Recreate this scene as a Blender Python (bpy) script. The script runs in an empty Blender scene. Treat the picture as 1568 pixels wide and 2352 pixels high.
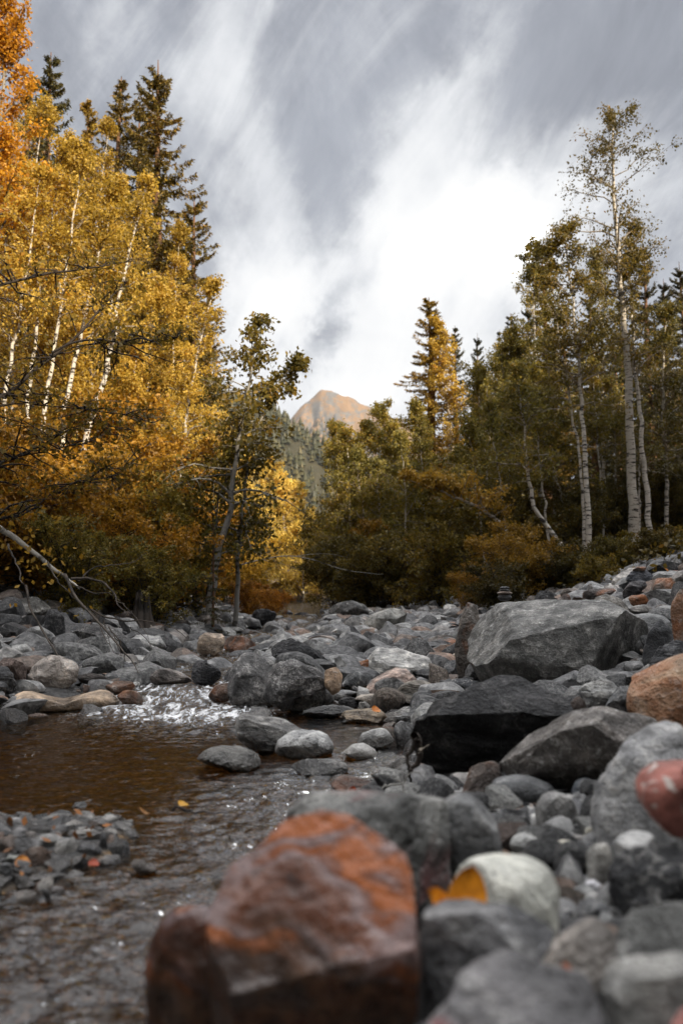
import bpy, bmesh, math, random
import numpy as np
rad = math.radians
random.seed(5)
RG = np.random.default_rng(11)
SC = bpy.context.scene
COL = SC.collection

# ------------------------------------------------------------------ camera maths
F, CX, CY, HZ, CAMH = 1829., 784., 1176., 1385., .8
PITCH = math.atan((HZ - CY) / F)
CP, SP = math.cos(PITCH), math.sin(PITCH)

def ray(px, py):
    a, b = (px - CX) / F, -(py - CY) / F
    return np.array([a, CP - b * SP, SP + b * CP])

def at(px, py, Y):
    r = ray(px, py)
    return np.array([0, 0, CAMH]) + r * (Y / r[1])

# ------------------------------------------------------------------ noise
def _h(ix, iy, iz, seed):
    h = (ix * 374761393 + iy * 668265263 + iz * 1440662683 + seed * 974634721) & 0xffffffff
    h = ((h ^ (h >> 13)) * 1274126177) & 0xffffffff
    return ((h ^ (h >> 16)) & 0xffff) / 32767.5 - 1

def vnoise(p, seed=0):
    p = np.asarray(p, float)
    i = np.floor(p).astype(np.int64)
    f = p - i
    f = f * f * f * (f * (f * 6 - 15) + 10)
    x, y, z = i[:, 0], i[:, 1], i[:, 2]
    r = 0
    for dx in (0, 1):
        for dy in (0, 1):
            for dz in (0, 1):
                w = (f[:, 0] if dx else 1 - f[:, 0]) * (f[:, 1] if dy else 1 - f[:, 1]) * (f[:, 2] if dz else 1 - f[:, 2])
                r = r + w * _h(x + dx, y + dy, z + dz, seed)
    return r

def fbm(p, octv=4, seed=0, gain=.5):
    p = np.asarray(p, float)
    r, a = 0, 1.
    for o in range(octv):
        r = r + a * vnoise(p * (2.03 ** o) + 17.3 * o, seed + o)
        a *= gain
    return r

def sstep(a, b, x):
    t = np.clip((x - a) / (b - a), 0, 1)
    return t * t * (3 - 2 * t)

# ------------------------------------------------------------------ mesh helpers
def mk_mesh(name, V, Fc, mat=None, smooth=True):
    V = np.ascontiguousarray(V, np.float32)
    Fc = np.ascontiguousarray(Fc, np.int32)
    n, k = Fc.shape
    me = bpy.data.meshes.new(name)
    me.vertices.add(len(V)); me.vertices.foreach_set('co', V.ravel())
    me.loops.add(n * k); me.loops.foreach_set('vertex_index', Fc.ravel())
    me.polygons.add(n)
    me.polygons.foreach_set('loop_start', np.arange(0, n * k, k, dtype=np.int32))
    me.polygons.foreach_set('loop_total', np.full(n, k, np.int32))
    me.polygons.foreach_set('use_smooth', np.full(n, smooth, bool))
    me.update(calc_edges=True)
    if mat: me.materials.append(mat)
    return me

def link(name, me, parent=None, loc=None, rotz=None, color=None):
    o = bpy.data.objects.new(name, me)
    COL.objects.link(o)
    if parent: o.parent = parent
    if loc is not None: o.location = [float(c) for c in loc]
    if rotz is not None: o.rotation_euler = (0, 0, rotz)
    if color is not None: o.color = (*color, 1)
    return o

def tag(o, label, cat, group=None):
    o['label'] = label; o['category'] = cat
    if group: o['group'] = group
    return o

def kind(o, k):
    o['kind'] = k
    return o

_ico = {}
def ico(sub):
    if sub not in _ico:
        bm = bmesh.new(); bmesh.ops.create_icosphere(bm, subdivisions=sub, radius=1)
        bm.verts.ensure_lookup_table()
        V = np.array([v.co[:] for v in bm.verts]); V /= np.linalg.norm(V, axis=1)[:, None]
        Fc = np.array([[v.index for v in f.verts] for f in bm.faces])
        bm.free(); _ico[sub] = (V, Fc)
    return _ico[sub]

def tubes(P, R, sides):
    """P (m,n,3) polylines, R (m,n) radii -> verts, quads"""
    P = np.asarray(P, float); R = np.asarray(R, float)
    m, n, _ = P.shape
    T = np.gradient(P, axis=1)
    T /= np.linalg.norm(T, axis=2)[:, :, None] + 1e-9
    up = np.where(np.abs(T[:, :1, 2:3]) > .8, np.array([[[1., 0, 0]]]), np.array([[[0, 0, 1.]]]))
    up = np.broadcast_to(up, T.shape)
    A = np.cross(T, up); A /= np.linalg.norm(A, axis=2)[:, :, None] + 1e-9
    B = np.cross(T, A)
    an = np.arange(sides) * 2 * math.pi / sides
    V = P[:, :, None, :] + R[:, :, None, None] * (A[:, :, None, :] * np.cos(an)[None, None, :, None] + B[:, :, None, :] * np.sin(an)[None, None, :, None])
    idx = np.arange(m * n * sides).reshape(m, n, sides)
    a = idx[:, :-1, :]; b = np.roll(idx, -1, axis=2)[:, :-1, :]
    c = np.roll(idx, -1, axis=2)[:, 1:, :]; d = idx[:, 1:, :]
    Q = np.stack([a, b, c, d], -1).reshape(-1, 4)
    return V.reshape(-1, 3), Q

class Acc:
    def __init__(s): s.V, s.F, s.n = [], [], 0
    def add(s, V, Fc):
        s.V.append(V); s.F.append(np.asarray(Fc) + s.n); s.n += len(V)
    def tube(s, P, R, sides=5):
        P = np.asarray(P, float)
        if P.ndim == 2: P = P[None]; R = np.asarray(R, float)[None]
        s.add(*tubes(P, R, sides))
    def mesh(s, name, mat, smooth=True, more=None, mat2=None):
        if more is None: return mk_mesh(name, np.concatenate(s.V), np.concatenate(s.F), mat, smooth)
        nf = sum(len(f) for f in s.F)
        me = mk_mesh(name, np.concatenate(s.V + more.V), np.concatenate(s.F + [f + s.n for f in more.F]), mat, smooth)
        me.materials.append(mat2)
        mi = np.zeros(len(me.polygons), np.int32); mi[nf:] = 1
        me.polygons.foreach_set('material_index', mi)
        return me

def resample(pts, n):
    pts = np.asarray(pts, float)
    d = np.r_[0, np.cumsum(np.linalg.norm(np.diff(pts, axis=0), axis=1))]
    # smooth catmull-like interpolation
    t = np.linspace(0, d[-1], n)
    if len(pts) < 3:
        return np.stack([np.interp(t, d, pts[:, k]) for k in range(3)], 1)
    m = np.gradient(pts, d, axis=0)
    i = np.clip(np.searchsorted(d, t, side='right') - 1, 0, len(d) - 2)
    h = (d[i + 1] - d[i])[:, None]; u = ((t - d[i])[:, None]) / h
    return ((2 * u**3 - 3 * u**2 + 1) * pts[i] + (u**3 - 2 * u**2 + u) * h * m[i]
            + (-2 * u**3 + 3 * u**2) * pts[i + 1] + (u**3 - u**2) * h * m[i + 1])

def unit(v):
    return v / (np.linalg.norm(v, axis=-1, keepdims=True) + 1e-9)

# ------------------------------------------------------------------ node helper
class NT:
    def __init__(s, tree): s.t = tree; s.n = tree.nodes; s.l = tree.links
    def new(s, ty, **kw):
        n = s.n.new(ty)
        for k, v in kw.items(): setattr(n, k, v)
        return n
    def put(s, sock, v):
        if hasattr(v, 'is_linked') or isinstance(v, bpy.types.NodeSocket): s.l.new(v, sock)
        elif isinstance(v, (tuple, list)) and len(v) == 3 and sock.type == 'RGBA': sock.default_value = (*v, 1)
        else: sock.default_value = v
    def m(s, op, a, b=None, c=None, clamp=False):
        n = s.new('ShaderNodeMath', operation=op, use_clamp=clamp)
        for i, v in enumerate((a, b, c)):
            if v is not None: s.put(n.inputs[i], v)
        return n.outputs[0]
    def vm(s, op, a, b=None):
        n = s.new('ShaderNodeVectorMath', operation=op)
        s.put(n.inputs[0], a)
        if b is not None: s.put(n.inputs[3 if op == 'SCALE' else 1], b)
        return n.outputs['Value'] if op in ('DOT_PRODUCT', 'LENGTH') else n.outputs[0]
    def noise(s, vec, scale, detail=4, rough=.55, dist=0, out=0):
        n = s.new('ShaderNodeTexNoise')
        s.put(n.inputs['Vector'], vec); s.put(n.inputs['Scale'], scale)
        n.inputs['Detail'].default_value = detail; n.inputs['Roughness'].default_value = rough
        n.inputs['Distortion'].default_value = dist
        return n.outputs[out]
    def ss(s, x, a, b, lo=0., hi=1.):
        n = s.new('ShaderNodeMapRange', interpolation_type='SMOOTHSTEP')
        s.put(n.inputs[0], x)
        for i, v in enumerate((a, b, lo, hi)): n.inputs[i + 1].default_value = v
        return n.outputs[0]
    def mix(s, f, a, b, bt='MIX'):
        n = s.new('ShaderNodeMix', data_type='RGBA', blend_type=bt)
        s.put(n.inputs[0], f); s.put(n.inputs[6], a); s.put(n.inputs[7], b)
        return n.outputs[2]
    def ramp(s, f, stops):
        n = s.new('ShaderNodeValToRGB'); cr = n.color_ramp
        while len(cr.elements) > 1: cr.elements.remove(cr.elements[-1])
        for i, (p, c) in enumerate(stops):
            e = cr.elements[0] if i == 0 else cr.elements.new(p)
            e.position = p; e.color = (*c, 1)
        s.put(n.inputs[0], f)
        return n.outputs[0]

def new_mat(name):
    m = bpy.data.materials.new(name); m.use_nodes = True
    t = NT(m.node_tree); t.n.clear()
    out = t.new('ShaderNodeOutputMaterial')
    return m, t, out

def principled(t, out, color, rough=.7, spec=.3, normal=None):
    b = t.new('ShaderNodeBsdfPrincipled')
    t.put(b.inputs['Base Color'], color); t.put(b.inputs['Roughness'], rough)
    t.put(b.inputs['Specular IOR Level'], spec)
    if normal is not None: t.l.new(normal, b.inputs['Normal'])
    t.l.new(b.outputs[0], out.inputs[0])
    return b

def bump(t, h, strength, dist):
    n = t.new('ShaderNodeBump'); n.inputs['Strength'].default_value = strength
    n.inputs['Distance'].default_value = dist; t.l.new(h, n.inputs['Height'])
    return n.outputs[0]

# ------------------------------------------------------------------ materials
def rock_mat(name, sc=6., mott=.5, vein=.0, strata=0., rust=0., bmp=1., island=False, light=(.52, .51, .49),
             rustcol=(.20, .075, .028), spots=0., rough=.5):
    m, t, out = new_mat(name)
    tc = t.new('ShaderNodeTexCoord'); oi = t.new('ShaderNodeObjectInfo')
    off = t.vm('SCALE', (37.1, 11.7, 23.9), oi.outputs['Random'])
    vec = t.vm('ADD', tc.outputs['Object'], off)
    base = t.mix(1, oi.outputs['Color'], (.80, .80, .79), 'MULTIPLY')
    if island:
        g = t.new('ShaderNodeNewGeometry')
        base = t.ramp(g.outputs['Random Per Island'], [(0, (.03, .031, .033)), (.25, (.08, .08, .083)), (.5, (.15, .15, .152)),
                      (.7, (.24, .24, .235)), (.8, (.12, .095, .08)), (.88, (.16, .10, .07)), (.92, (.36, .355, .34)), (1, (.10, .10, .105))])
    n1 = t.noise(vec, sc, 7, .62, .4)
    n2 = t.noise(vec, sc * 3.3, 5, .6, .3)
    n3 = t.noise(vec, sc * 14, 3, .6)
    col = t.mix(1, base, t.ramp(n1, [(.27, (.24, .24, .24)), (.48, (.9, .9, .9)), (.58, (1.35, 1.34, 1.32)), (.72, (2.3, 2.26, 2.2))]), 'MULTIPLY')
    if strata:
        sv = t.new('ShaderNodeMapping'); t.l.new(vec, sv.inputs[0])
        sv.inputs['Rotation'].default_value = (.25, .35, 0); sv.inputs['Scale'].default_value = (.6, .6, 2.4)
        sn = t.noise(sv.outputs[0], sc * 1.6, 6, .6, .5)
        col = t.mix(strata, col, t.mix(1, col, t.ramp(sn, [(.3, (.35, .35, .36)), (.5, (1, 1, 1)), (.7, (1.9, 1.85, 1.8))]), 'MULTIPLY'))
    if rust:
        rn = t.noise(vec, sc * .55, 4, .55, .8)
        col = t.mix(t.m('MULTIPLY', t.ss(rn, .62 - .3 * rust, .78 - .25 * rust), .85), col, t.mix(n2, rustcol, tuple(c * 1.9 for c in rustcol)))
    if mott:
        f = t.m('MULTIPLY', t.ss(n2, .53, .68), t.ss(n1, .4, .6))
        col = t.mix(t.m('MULTIPLY', f, mott), col, light)
        f2 = t.ss(n3, .62, .72)
        col = t.mix(t.m('MULTIPLY', f2, mott * .6), col, light)
        col = t.mix(t.m('MULTIPLY', t.ss(n3, .42, .34), .55), col, (.02, .02, .022))
    if vein:
        v = t.new('ShaderNodeTexVoronoi', feature='DISTANCE_TO_EDGE')
        wv = t.vm('ADD', vec, t.vm('SCALE', t.noise(vec, sc * 1.2, 4, .6, 0, 1), .35))
        t.l.new(wv, v.inputs['Vector']); v.inputs['Scale'].default_value = sc * .9
        f = t.m('MULTIPLY', t.ss(v.outputs['Distance'], .05, .006), t.ss(n1, .42, .6))
        col = t.mix(t.m('MULTIPLY', f, vein), col, (.55, .53, .5))
    if spots:
        v = t.new('ShaderNodeTexVoronoi'); t.l.new(vec, v.inputs['Vector']); v.inputs['Scale'].default_value = sc * 2.4
        col = t.mix(t.m('MULTIPLY', t.ss(t.m('ADD', t.noise(vec, sc * 2.4, 3, .5, .6), t.m('MULTIPLY', n2, .3)), .69, .77), spots), col, (.52, .47, .43))
    # damp band where stones stand in the stream
    geo = t.new('ShaderNodeNewGeometry')
    sx = t.new('ShaderNodeSeparateXYZ'); t.l.new(geo.outputs['Position'], sx.inputs[0])
    wet = t.m('SUBTRACT', sx.outputs[2], t.m('MULTIPLY', t.m('MAXIMUM', t.m('SUBTRACT', sx.outputs[1], 5.), 0.), .024))
    wet = t.ss(t.m('ADD', wet, t.m('MULTIPLY', t.m('SUBTRACT', n1, .5), .13)), .10, .03)
    col = t.mix(wet, col, t.mix(1, col, (.46, .44, .42), 'MULTIPLY'))
    h = t.m('ADD', t.m('MULTIPLY', n1, 1.), t.m('ADD', t.m('MULTIPLY', n2, .6), t.m('MULTIPLY', n3, .25)))
    if strata: h = t.m('ADD', h, t.m('MULTIPLY', sn, .9 * strata))
    nb = bump(t, h, 1. * bmp, .24 / sc)
    principled(t, out, col, t.m('SUBTRACT', t.ss(n2, .3, .7, rough - .12, rough + .14), t.m('MULTIPLY', wet, .22)), t.m('ADD', t.m('MULTIPLY', wet, .25), .28), nb)
    return m

M = {}
M['mottled'] = rock_mat('rock_mottled', 8, .8, .45, bmp=1.3)
M['smooth'] = rock_mat('rock_smooth', 6, .35, .2, bmp=.8)
M['stained'] = rock_mat('rock_red_stained', 6, .35, .2, bmp=.8, rust=.3, rustcol=(.16, .05, .05))
M['slate'] = rock_mat('rock_slate', 6, .15, .08, strata=.9, bmp=1.2, rough=.62)
M['layer'] = rock_mat('rock_layered', 9, .35, .25, strata=.8)
M['rust'] = rock_mat('rock_rusty', 6, .35, .2, rust=.55)
M['marble'] = rock_mat('rock_veined', 9, .85, .9, bmp=1.4)
M['redband'] = rock_mat('rock_red_banded', 7, .55, .3, rust=.8, rustcol=(.24, .075, .025), light=(.5, .40, .38), rough=.34, bmp=.9)
M['redspot'] = rock_mat('rock_red_spotted', 8, .1, 0, rust=.3, rustcol=(.38, .10, .05), spots=.9, bmp=.4, rough=.5)
M['stone'] = rock_mat('stone_plain', 12, .6, .4, bmp=1.2)
M['rubble'] = rock_mat('rubble_plain', 14, .35, .1, island=True)

def red_rock():
    m, t, out = new_mat('rock_red_swirled')
    tc = t.new('ShaderNodeTexCoord'); vec = tc.outputs['Object']; oi = t.new('ShaderNodeObjectInfo')
    s = t.new('ShaderNodeSeparateXYZ'); t.l.new(vec, s.inputs[0])
    n1 = t.noise(vec, 7, 5, .6, .6); n2 = t.noise(vec, 24, 5, .6); n3 = t.noise(vec, 90, 3, .6)
    w = t.vm('ADD', vec, t.vm('SCALE', t.noise(vec, 5, 3, .5, 0, 1), .16))
    mp = t.new('ShaderNodeMapping'); t.l.new(w, mp.inputs[0]); mp.inputs['Rotation'].default_value = (.5, .75, .2); mp.inputs['Scale'].default_value = (1, 1, 3.2)
    b = t.noise(mp.outputs[0], 4.6, 5, .55, .5)
    col = t.ramp(b, [(.30, (.03, .013, .009)), (.39, (.17, .06, .025)), (.45, (.33, .26, .25)), (.50, (.22, .085, .045)), (.55, (.46, .14, .03)), (.63, (.40, .115, .025)), (.69, (.12, .035, .015)), (.76, (.36, .28, .26)), (.85, (.08, .03, .02))])
    low = t.ss(t.m('ADD', s.outputs[2], t.m('MULTIPLY', t.m('SUBTRACT', n1, .5), .3)), .15, .07)  # dark brown lower mass, with the front face's shade painted in
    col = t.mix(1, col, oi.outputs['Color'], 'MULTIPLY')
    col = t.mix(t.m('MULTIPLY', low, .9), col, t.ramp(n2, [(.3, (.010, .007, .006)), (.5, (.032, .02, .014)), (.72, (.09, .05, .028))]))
    col = t.mix(t.m('MULTIPLY', t.ss(n3, .42, .3), .6), col, (.02, .015, .013))
    h = t.m('ADD', n1, t.m('ADD', t.m('MULTIPLY', n2, .6), t.m('MULTIPLY', n3, .2)))
    principled(t, out, col, t.ss(n2, .3, .7, .22, .42), .5, bump(t, h, .9, .014))
    return m
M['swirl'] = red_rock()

def leaf_mat(name, stops, trans=.42, patch=.6):
    m, t, out = new_mat(name)
    g = t.new('ShaderNodeNewGeometry'); oi = t.new('ShaderNodeObjectInfo'); tc = t.new('ShaderNodeTexCoord')
    n = t.noise(tc.outputs['Object'], patch, 2, .5)
    f = t.m('ADD', t.m('MULTIPLY', g.outputs['Random Per Island'], .62), t.m('MULTIPLY', t.ss(n, .3, .7), .38))
    col = t.mix(1, t.ramp(f, stops), oi.outputs['Color'], 'MULTIPLY')
    d = t.new('ShaderNodeBsdfPrincipled'); t.l.new(col, d.inputs['Base Color'])
    d.inputs['Roughness'].default_value = .5; d.inputs['Specular IOR Level'].default_value = .25
    tr = t.new('ShaderNodeBsdfTranslucent'); t.l.new(t.mix(1, col, (1.25, 1.1, .7), 'MULTIPLY'), tr.inputs[0])
    mx = t.new('ShaderNodeMixShader'); mx.inputs[0].default_value = trans
    t.l.new(d.outputs[0], mx.inputs[1]); t.l.new(tr.outputs[0], mx.inputs[2]); t.l.new(mx.outputs[0], out.inputs[0])
    return m

M['leaf_gold'] = leaf_mat('leaf_gold', [(0, (.17, .125, .02)), (.3, (.33, .225, .035)), (.6, (.48, .33, .055)), (.85, (.60, .42, .085)), (1, (.50, .23, .03))])
M['leaf_olive'] = leaf_mat('leaf_olive', [(0, (.07, .068, .02)), (.35, (.14, .128, .034)), (.65, (.22, .185, .042)), (.88, (.33, .24, .05)), (1, (.38, .20, .03))])
M['leaf_orange'] = leaf_mat('leaf_orange', [(0, (.30, .14, .012)), (.4, (.50, .24, .018)), (.75, (.62, .34, .03)), (1, (.45, .17, .014))])
M['leaf_green'] = leaf_mat('leaf_green', [(0, (.04, .04, .011)), (.5, (.085, .075, .02)), (.85, (.15, .115, .028)), (1, (.28, .16, .03))])
M['needle'] = leaf_mat('needle_green', [(0, (.03, .035, .016)), (.5, (.06, .06, .023)), (.85, (.11, .09, .028)), (1, (.2, .12, .03))], .15, .4)
M['needle_gold'] = leaf_mat('needle_gold', [(0, (.10, .08, .02)), (.4, (.24, .17, .035)), (.8, (.40, .27, .05)), (1, (.42, .19, .03))], .3, .4)
M['litter'] = leaf_mat('leaf_litter', [(0, (.06, .03, .015)), (.4, (.16, .065, .02)), (.7, (.30, .11, .02)), (.9, (.38, .19, .03)), (1, (.22, .05, .02))], .15)

def bark_mat(name, pale, dark, amt, zs=7.):
    m, t, out = new_mat(name)
    tc = t.new('ShaderNodeTexCoord'); oi = t.new('ShaderNodeObjectInfo')
    vec = t.vm('ADD', tc.outputs['Object'], t.vm('SCALE', (7.1, 3.7, 13.9), oi.outputs['Random']))
    mp = t.new('ShaderNodeMapping'); t.l.new(vec, mp.inputs[0]); mp.inputs['Scale'].default_value = (1.5, 1.5, zs)
    n = t.noise(mp.outputs[0], 2.2, 5, .65, .3)
    n2 = t.noise(vec, 1.3, 4, .6)
    f = t.m('MAXIMUM', t.ss(n, .62 - amt * .25, .72 - amt * .25), t.m('MULTIPLY', t.ss(n2, .55, .75), .6))
    col = t.mix(1, t.mix(f, pale, dark), oi.outputs['Color'], 'MULTIPLY')
    principled(t, out, col, .75, .2, bump(t, n, .5, .02))
    return m
M['birch'] = bark_mat('bark_birch', (.56, .52, .46), (.035, .03, .028), .45)
M['twig'] = bark_mat('bark_twig', (.30, .26, .21), (.10, .08, .06), .4, 2)
M['dark_bark'] = bark_mat('bark_dark', (.055, .045, .038), (.018, .015, .013), .5, 2)
M['spruce_bark'] = bark_mat('bark_spruce', (.17, .09, .05), (.05, .03, .02), .5, 2)
M['grey_bark'] = bark_mat('bark_grey', (.24, .23, .21), (.06, .055, .05), .45, 2)

# ------------------------------------------------------------------ terrain function
def W(Y):
    Y = np.asarray(Y, float)
    return .12 * sstep(5.9, 6.9, Y) + .021 * np.clip(Y - 6.9, 0, 60)

ST = [
 (.3, [(-6, .6), (-3, -.1), (-.55, -.12), (-.3, .08), (.2, .2), (1.2, .3), (3, .8), (6, 1.5)]),
 (1.5, [(-6, .6), (-3.5, -.1), (-.5, -.12), (-.3, .02), (0, .13), (.6, .22), (1.5, .36), (3, .8), (6, 1.5)]),
 (1.95, [(-6, .6), (-3.5, -.1), (-1.5, -.06), (-.75, -.1), (-.4, -.1), (-.22, .04), (.3, .12), (1, .22), (2, .42), (4, 1.1)]),
 (2.15, [(-6, .6), (-3.5, -.1), (-1.5, .01), (-.95, .0), (-.75, -.1), (-.38, -.1), (-.2, .04), (.3, .12), (1, .22), (2, .42), (4, 1.1)]),
 (2.6, [(-6, .6), (-3.5, -.1), (-1.9, .025), (-1.2, .045), (-.78, .025), (-.64, -.08), (-.3, -.08), (-.1, .04), (.4, .1), (1, .18), (2, .4), (4, 1.1)]),
 (2.95, [(-6, .7), (-3.5, -.1), (-1.5, .01), (-1, .03), (-.75, .0), (-.6, -.09), (-.25, -.09), (0, .03), (.5, .1), (1, .16), (2, .38), (4, 1.1)]),
 (3.3, [(-6, .8), (-4, -.1), (-1.5, -.07), (-.8, -.09), (-.1, -.08), (.1, .02), (.8, .1), (1.6, .25), (2.5, .5), (5, 1.3)]),
 (4.2, [(-6, .9), (-4, -.12), (-.2, -.12), (.25, -.08), (.45, .03), (1, .12), (1.8, .28), (3, .6), (6, 1.6)]),
 (5.6, [(-7, 1.2), (-3.5, .3), (-2.6, .04), (-2.2, -.1), (-.9, -.12), (.2, -.08), (.5, .04), (1.2, .15), (2, .35), (3, .65), (6, 1.6)]),
 (7, [(-8, 1.4), (-4, .6), (-3, .28), (-2, .16), (-1.75, .14), (-1.55, .02), (-.85, .02), (-.6, .14), (.5, .15), (1.5, .25), (2.5, .55), (3.5, .9), (7, 1.9)]),
 (10, [(-10, 1.8), (-4.5, .85), (-3.2, .45), (-2.3, .26), (-2, .08), (-1.1, .08), (-.8, .22), (1, .25), (2.5, .5), (4, 1.15), (7, 2), (12, 2.8)]),
 (15, [(-14, 3), (-6, 1.3), (-3.5, .6), (-2.2, .4), (-1.8, .2), (-.5, .2), (-.2, .35), (2, .4), (4, .8), (6, 1.6), (9, 2.1), (14, 3)]),
 (25, [(-20, 4), (-8, 1.8), (-5, 1.1), (-3, .6), (-2.2, .42), (-.5, .42), (0, .6), (3, .8), (5, 1.4), (9, 2.2), (14, 3), (20, 5)]),
 (40, [(-20, 4.5), (-8, 2), (-5, 1.4), (-3.4, .9), (-2.7, .7), (-1, .7), (-.4, .95), (3, 1.4), (5, 2), (9, 3), (14, 4), (20, 6)]),
 (70, [(-30, 9), (-10, 4), (0, 2.5), (8, 3), (14, 5), (25, 9)]),
 (150, [(-60, 26), (-20, 10), (0, 6), (20, 9), (60, 20)]),
]
SY = np.array([s[0] for s in ST])

def terr(X, Y):
    X = np.atleast_1d(np.asarray(X, float)); Y = np.atleast_1d(np.asarray(Y, float))
    T = np.stack([np.interp(X, [p[0] for p in s[1]], [p[1] for p in s[1]]) for s in ST])
    Yc = np.clip(Y, SY[0], SY[-1])
    i = np.clip(np.searchsorted(SY, Yc, side='right') - 1, 0, len(SY) - 2)
    u = (Yc - SY[i]) / (SY[i + 1] - SY[i])
    j = np.arange(len(X))
    z = T[i, j] * (1 - u) + T[i + 1, j] * u
    # unseen steep flank towards the sun, its ridge shaped to shade the stream
    ridge = np.interp(Y, [-250, -60, -45, -38, -35, -30, -25, -10, 10, 22, 45, 70, 150], [50, 49.5, 48.5, 47, 44, 40.5, 37, 33, 28, 24, 18, 12, 8])
    z = z + ridge * sstep(24, 62, X) * (1 + .03 * vnoise(np.stack([X * .02, Y * .06, 0 * X], 1), 3))
    z = z + 45 * sstep(30, 160, -X)
    z = z + 30 * sstep(14, 55, -Y) * (1 - sstep(18, 36, X))                       # unseen rise added behind the viewer to block low sky light
    return z

def rough_terr(X, Y):
    p = np.stack([X, Y, 0 * X], 1)
    k = np.clip(np.abs(Y) / 8, .3, 3)
    return terr(X, Y) + .03 * k * fbm(p * 2.2, 3, 21) + .008 * fbm(p * 14, 2, 22)

def hit(px, py):
    r = ray(px, py)
    k = np.geomspace(.8, 90, 900)
    P = np.array([0, 0, CAMH]) + r * k[:, None]
    g = np.maximum(terr(P[:, 0], P[:, 1]), W(P[:, 1]))
    b = np.nonzero(P[:, 2] < g)[0]
    return P[b[0]] if len(b) else P[-1]

# ------------------------------------------------------------------ ground + water + sky
def grid_mesh(name, xs, ys, zf, mat):
    X, Y = np.meshgrid(xs, ys)
    V = np.stack([X.ravel(), Y.ravel(), zf(X.ravel(), Y.ravel())], 1)
    nx, ny = len(xs), len(ys)
    i = (np.arange(ny - 1)[:, None] * nx + np.arange(nx - 1)[None]).ravel()
    return mk_mesh(name, V, np.stack([i, i + 1, i + nx + 1, i + nx], 1), mat), V

def ground_mat():
    m, t, out = new_mat('ground')
    g = t.new('ShaderNodeNewGeometry'); pos = g.outputs['Position']
    s = t.new('ShaderNodeSeparateXYZ'); t.l.new(pos, s.inputs[0])
    n1 = t.noise(pos, 1.1, 6, .6); n2 = t.noise(pos, 22, 5, .65); n3 = t.noise(pos, 70, 3, .6)
    v = t.new('ShaderNodeTexVoronoi'); t.l.new(pos, v.inputs['Vector']); v.inputs['Scale'].default_value = 34
    gravel = t.mix(t.m('MULTIPLY', v.outputs['Color'], .6), (.02, .02, .02), (.13, .127, .124))
    gravel = t.mix(t.ss(n2, .5, .72), gravel, (.03, .028, .026))
    bed = t.mix(n2, (.018, .012, .006), (.085, .052, .02))
    bed = t.mix(t.ss(v.outputs['Distance'], .55, .2), bed, (.22, .135, .055))
    litter = t.mix(t.ss(n2, .4, .65), (.025, .016, .01), (.15, .06, .02))
    wl = t.m('SUBTRACT', s.outputs[2], t.m('MULTIPLY', t.m('MAXIMUM', t.m('SUBTRACT', s.outputs[1], 6.), 0.), .021))
    col = t.mix(t.ss(wl, -.01, .03), bed, gravel)
    forest = t.m('MAXIMUM', t.ss(t.m('ADD', s.outputs[2], t.m('MULTIPLY', n1, .5)), 1.15, 1.6),
                 t.ss(t.m('SUBTRACT', t.m('MULTIPLY', s.outputs[0], -1.), t.m('MULTIPLY', n1, 2.)), 3.4, 4.6))
    col = t.mix(forest, col, litter)
    far = t.m('MAXIMUM', t.ss(t.m('ABSOLUTE', s.outputs[0]), 16, 26), t.ss(s.outputs[1], -6, -14))
    col = t.mix(far, col, t.mix(n1, (.02, .024, .012), (.06, .05, .02)))
    h = t.m('ADD', t.m('MULTIPLY', v.outputs['Distance'], -.7), t.m('ADD', n2, t.m('MULTIPLY', n3, .4)))
    principled(t, out, col, .75, .3, bump(t, h, .8, .025))
    return m

def axis(parts):
    return np.unique(np.concatenate([np.arange(a, b, s) for a, b, s in parts]))
gx = axis([(-400, -100, 25), (-100, -30, 5), (-30, -8, 1), (-8, -3, .15), (-3, 3.5, .05), (3.5, 8, .15), (8, 24, 1), (24, 75, 2.5), (75, 401, 25)])
gy = axis([(-250, -20, 8), (-20, 0, 2), (0, 7, .05), (7, 16, .12), (16, 30, .4), (30, 80, 2), (80, 200, 10), (200, 701, 50)])
me, _ = grid_mesh('ground', gx, gy, rough_terr, ground_mat())
kind(link('ground', me), 'structure')

RIF = [(-.25, 3.25, .35), (-.3, 2.75, .35), (-.5, 2.2, .32), (-.62, 1.9, .40), (-.9, 1.6, .5), (-.15, 3.4, .4), (-.05, 3.8, .25), (.1, 4.3, .2)]
def water_fields(X, Y):
    rif = 0 * X
    for a, b, r in RIF: rif = np.maximum(rif, np.exp(-((X - a)**2 + (Y - b)**2) / r**2))
    casc = sstep(5.2, 5.9, Y) * sstep(7.6, 6.8, Y) * sstep(-2.1, -1.75, X) * sstep(-.3, -.7, X)
    tail = np.exp(-((X + 1.05 - .5 * (5.6 - Y) * .3) / .5)**2) * sstep(4.3, 5.5, Y) * sstep(6.2, 5.7, Y)
    up = sstep(7, 8, Y)
    return rif, casc, tail, up
def water_z(X, Y):
    rif, casc, tail, up = water_fields(X, Y)
    amp = .0032 + .0140 * rif + .0045 * casc + .010 * tail + .012 * up
    p = np.stack([X * 10 + .8 * Y, Y * 21 - 4 * X, 0 * X], 1)
    q = np.stack([X * 24 + Y * 9, Y * 38 - 13 * X, 0 * X + 4], 1)
    return W(Y) + amp * (fbm(p, 2, 41) + .42 * fbm(q, 2, 45)) + .03 * casc * vnoise(np.stack([X * 3, Y * 3, 0 * X], 1), 9)
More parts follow.
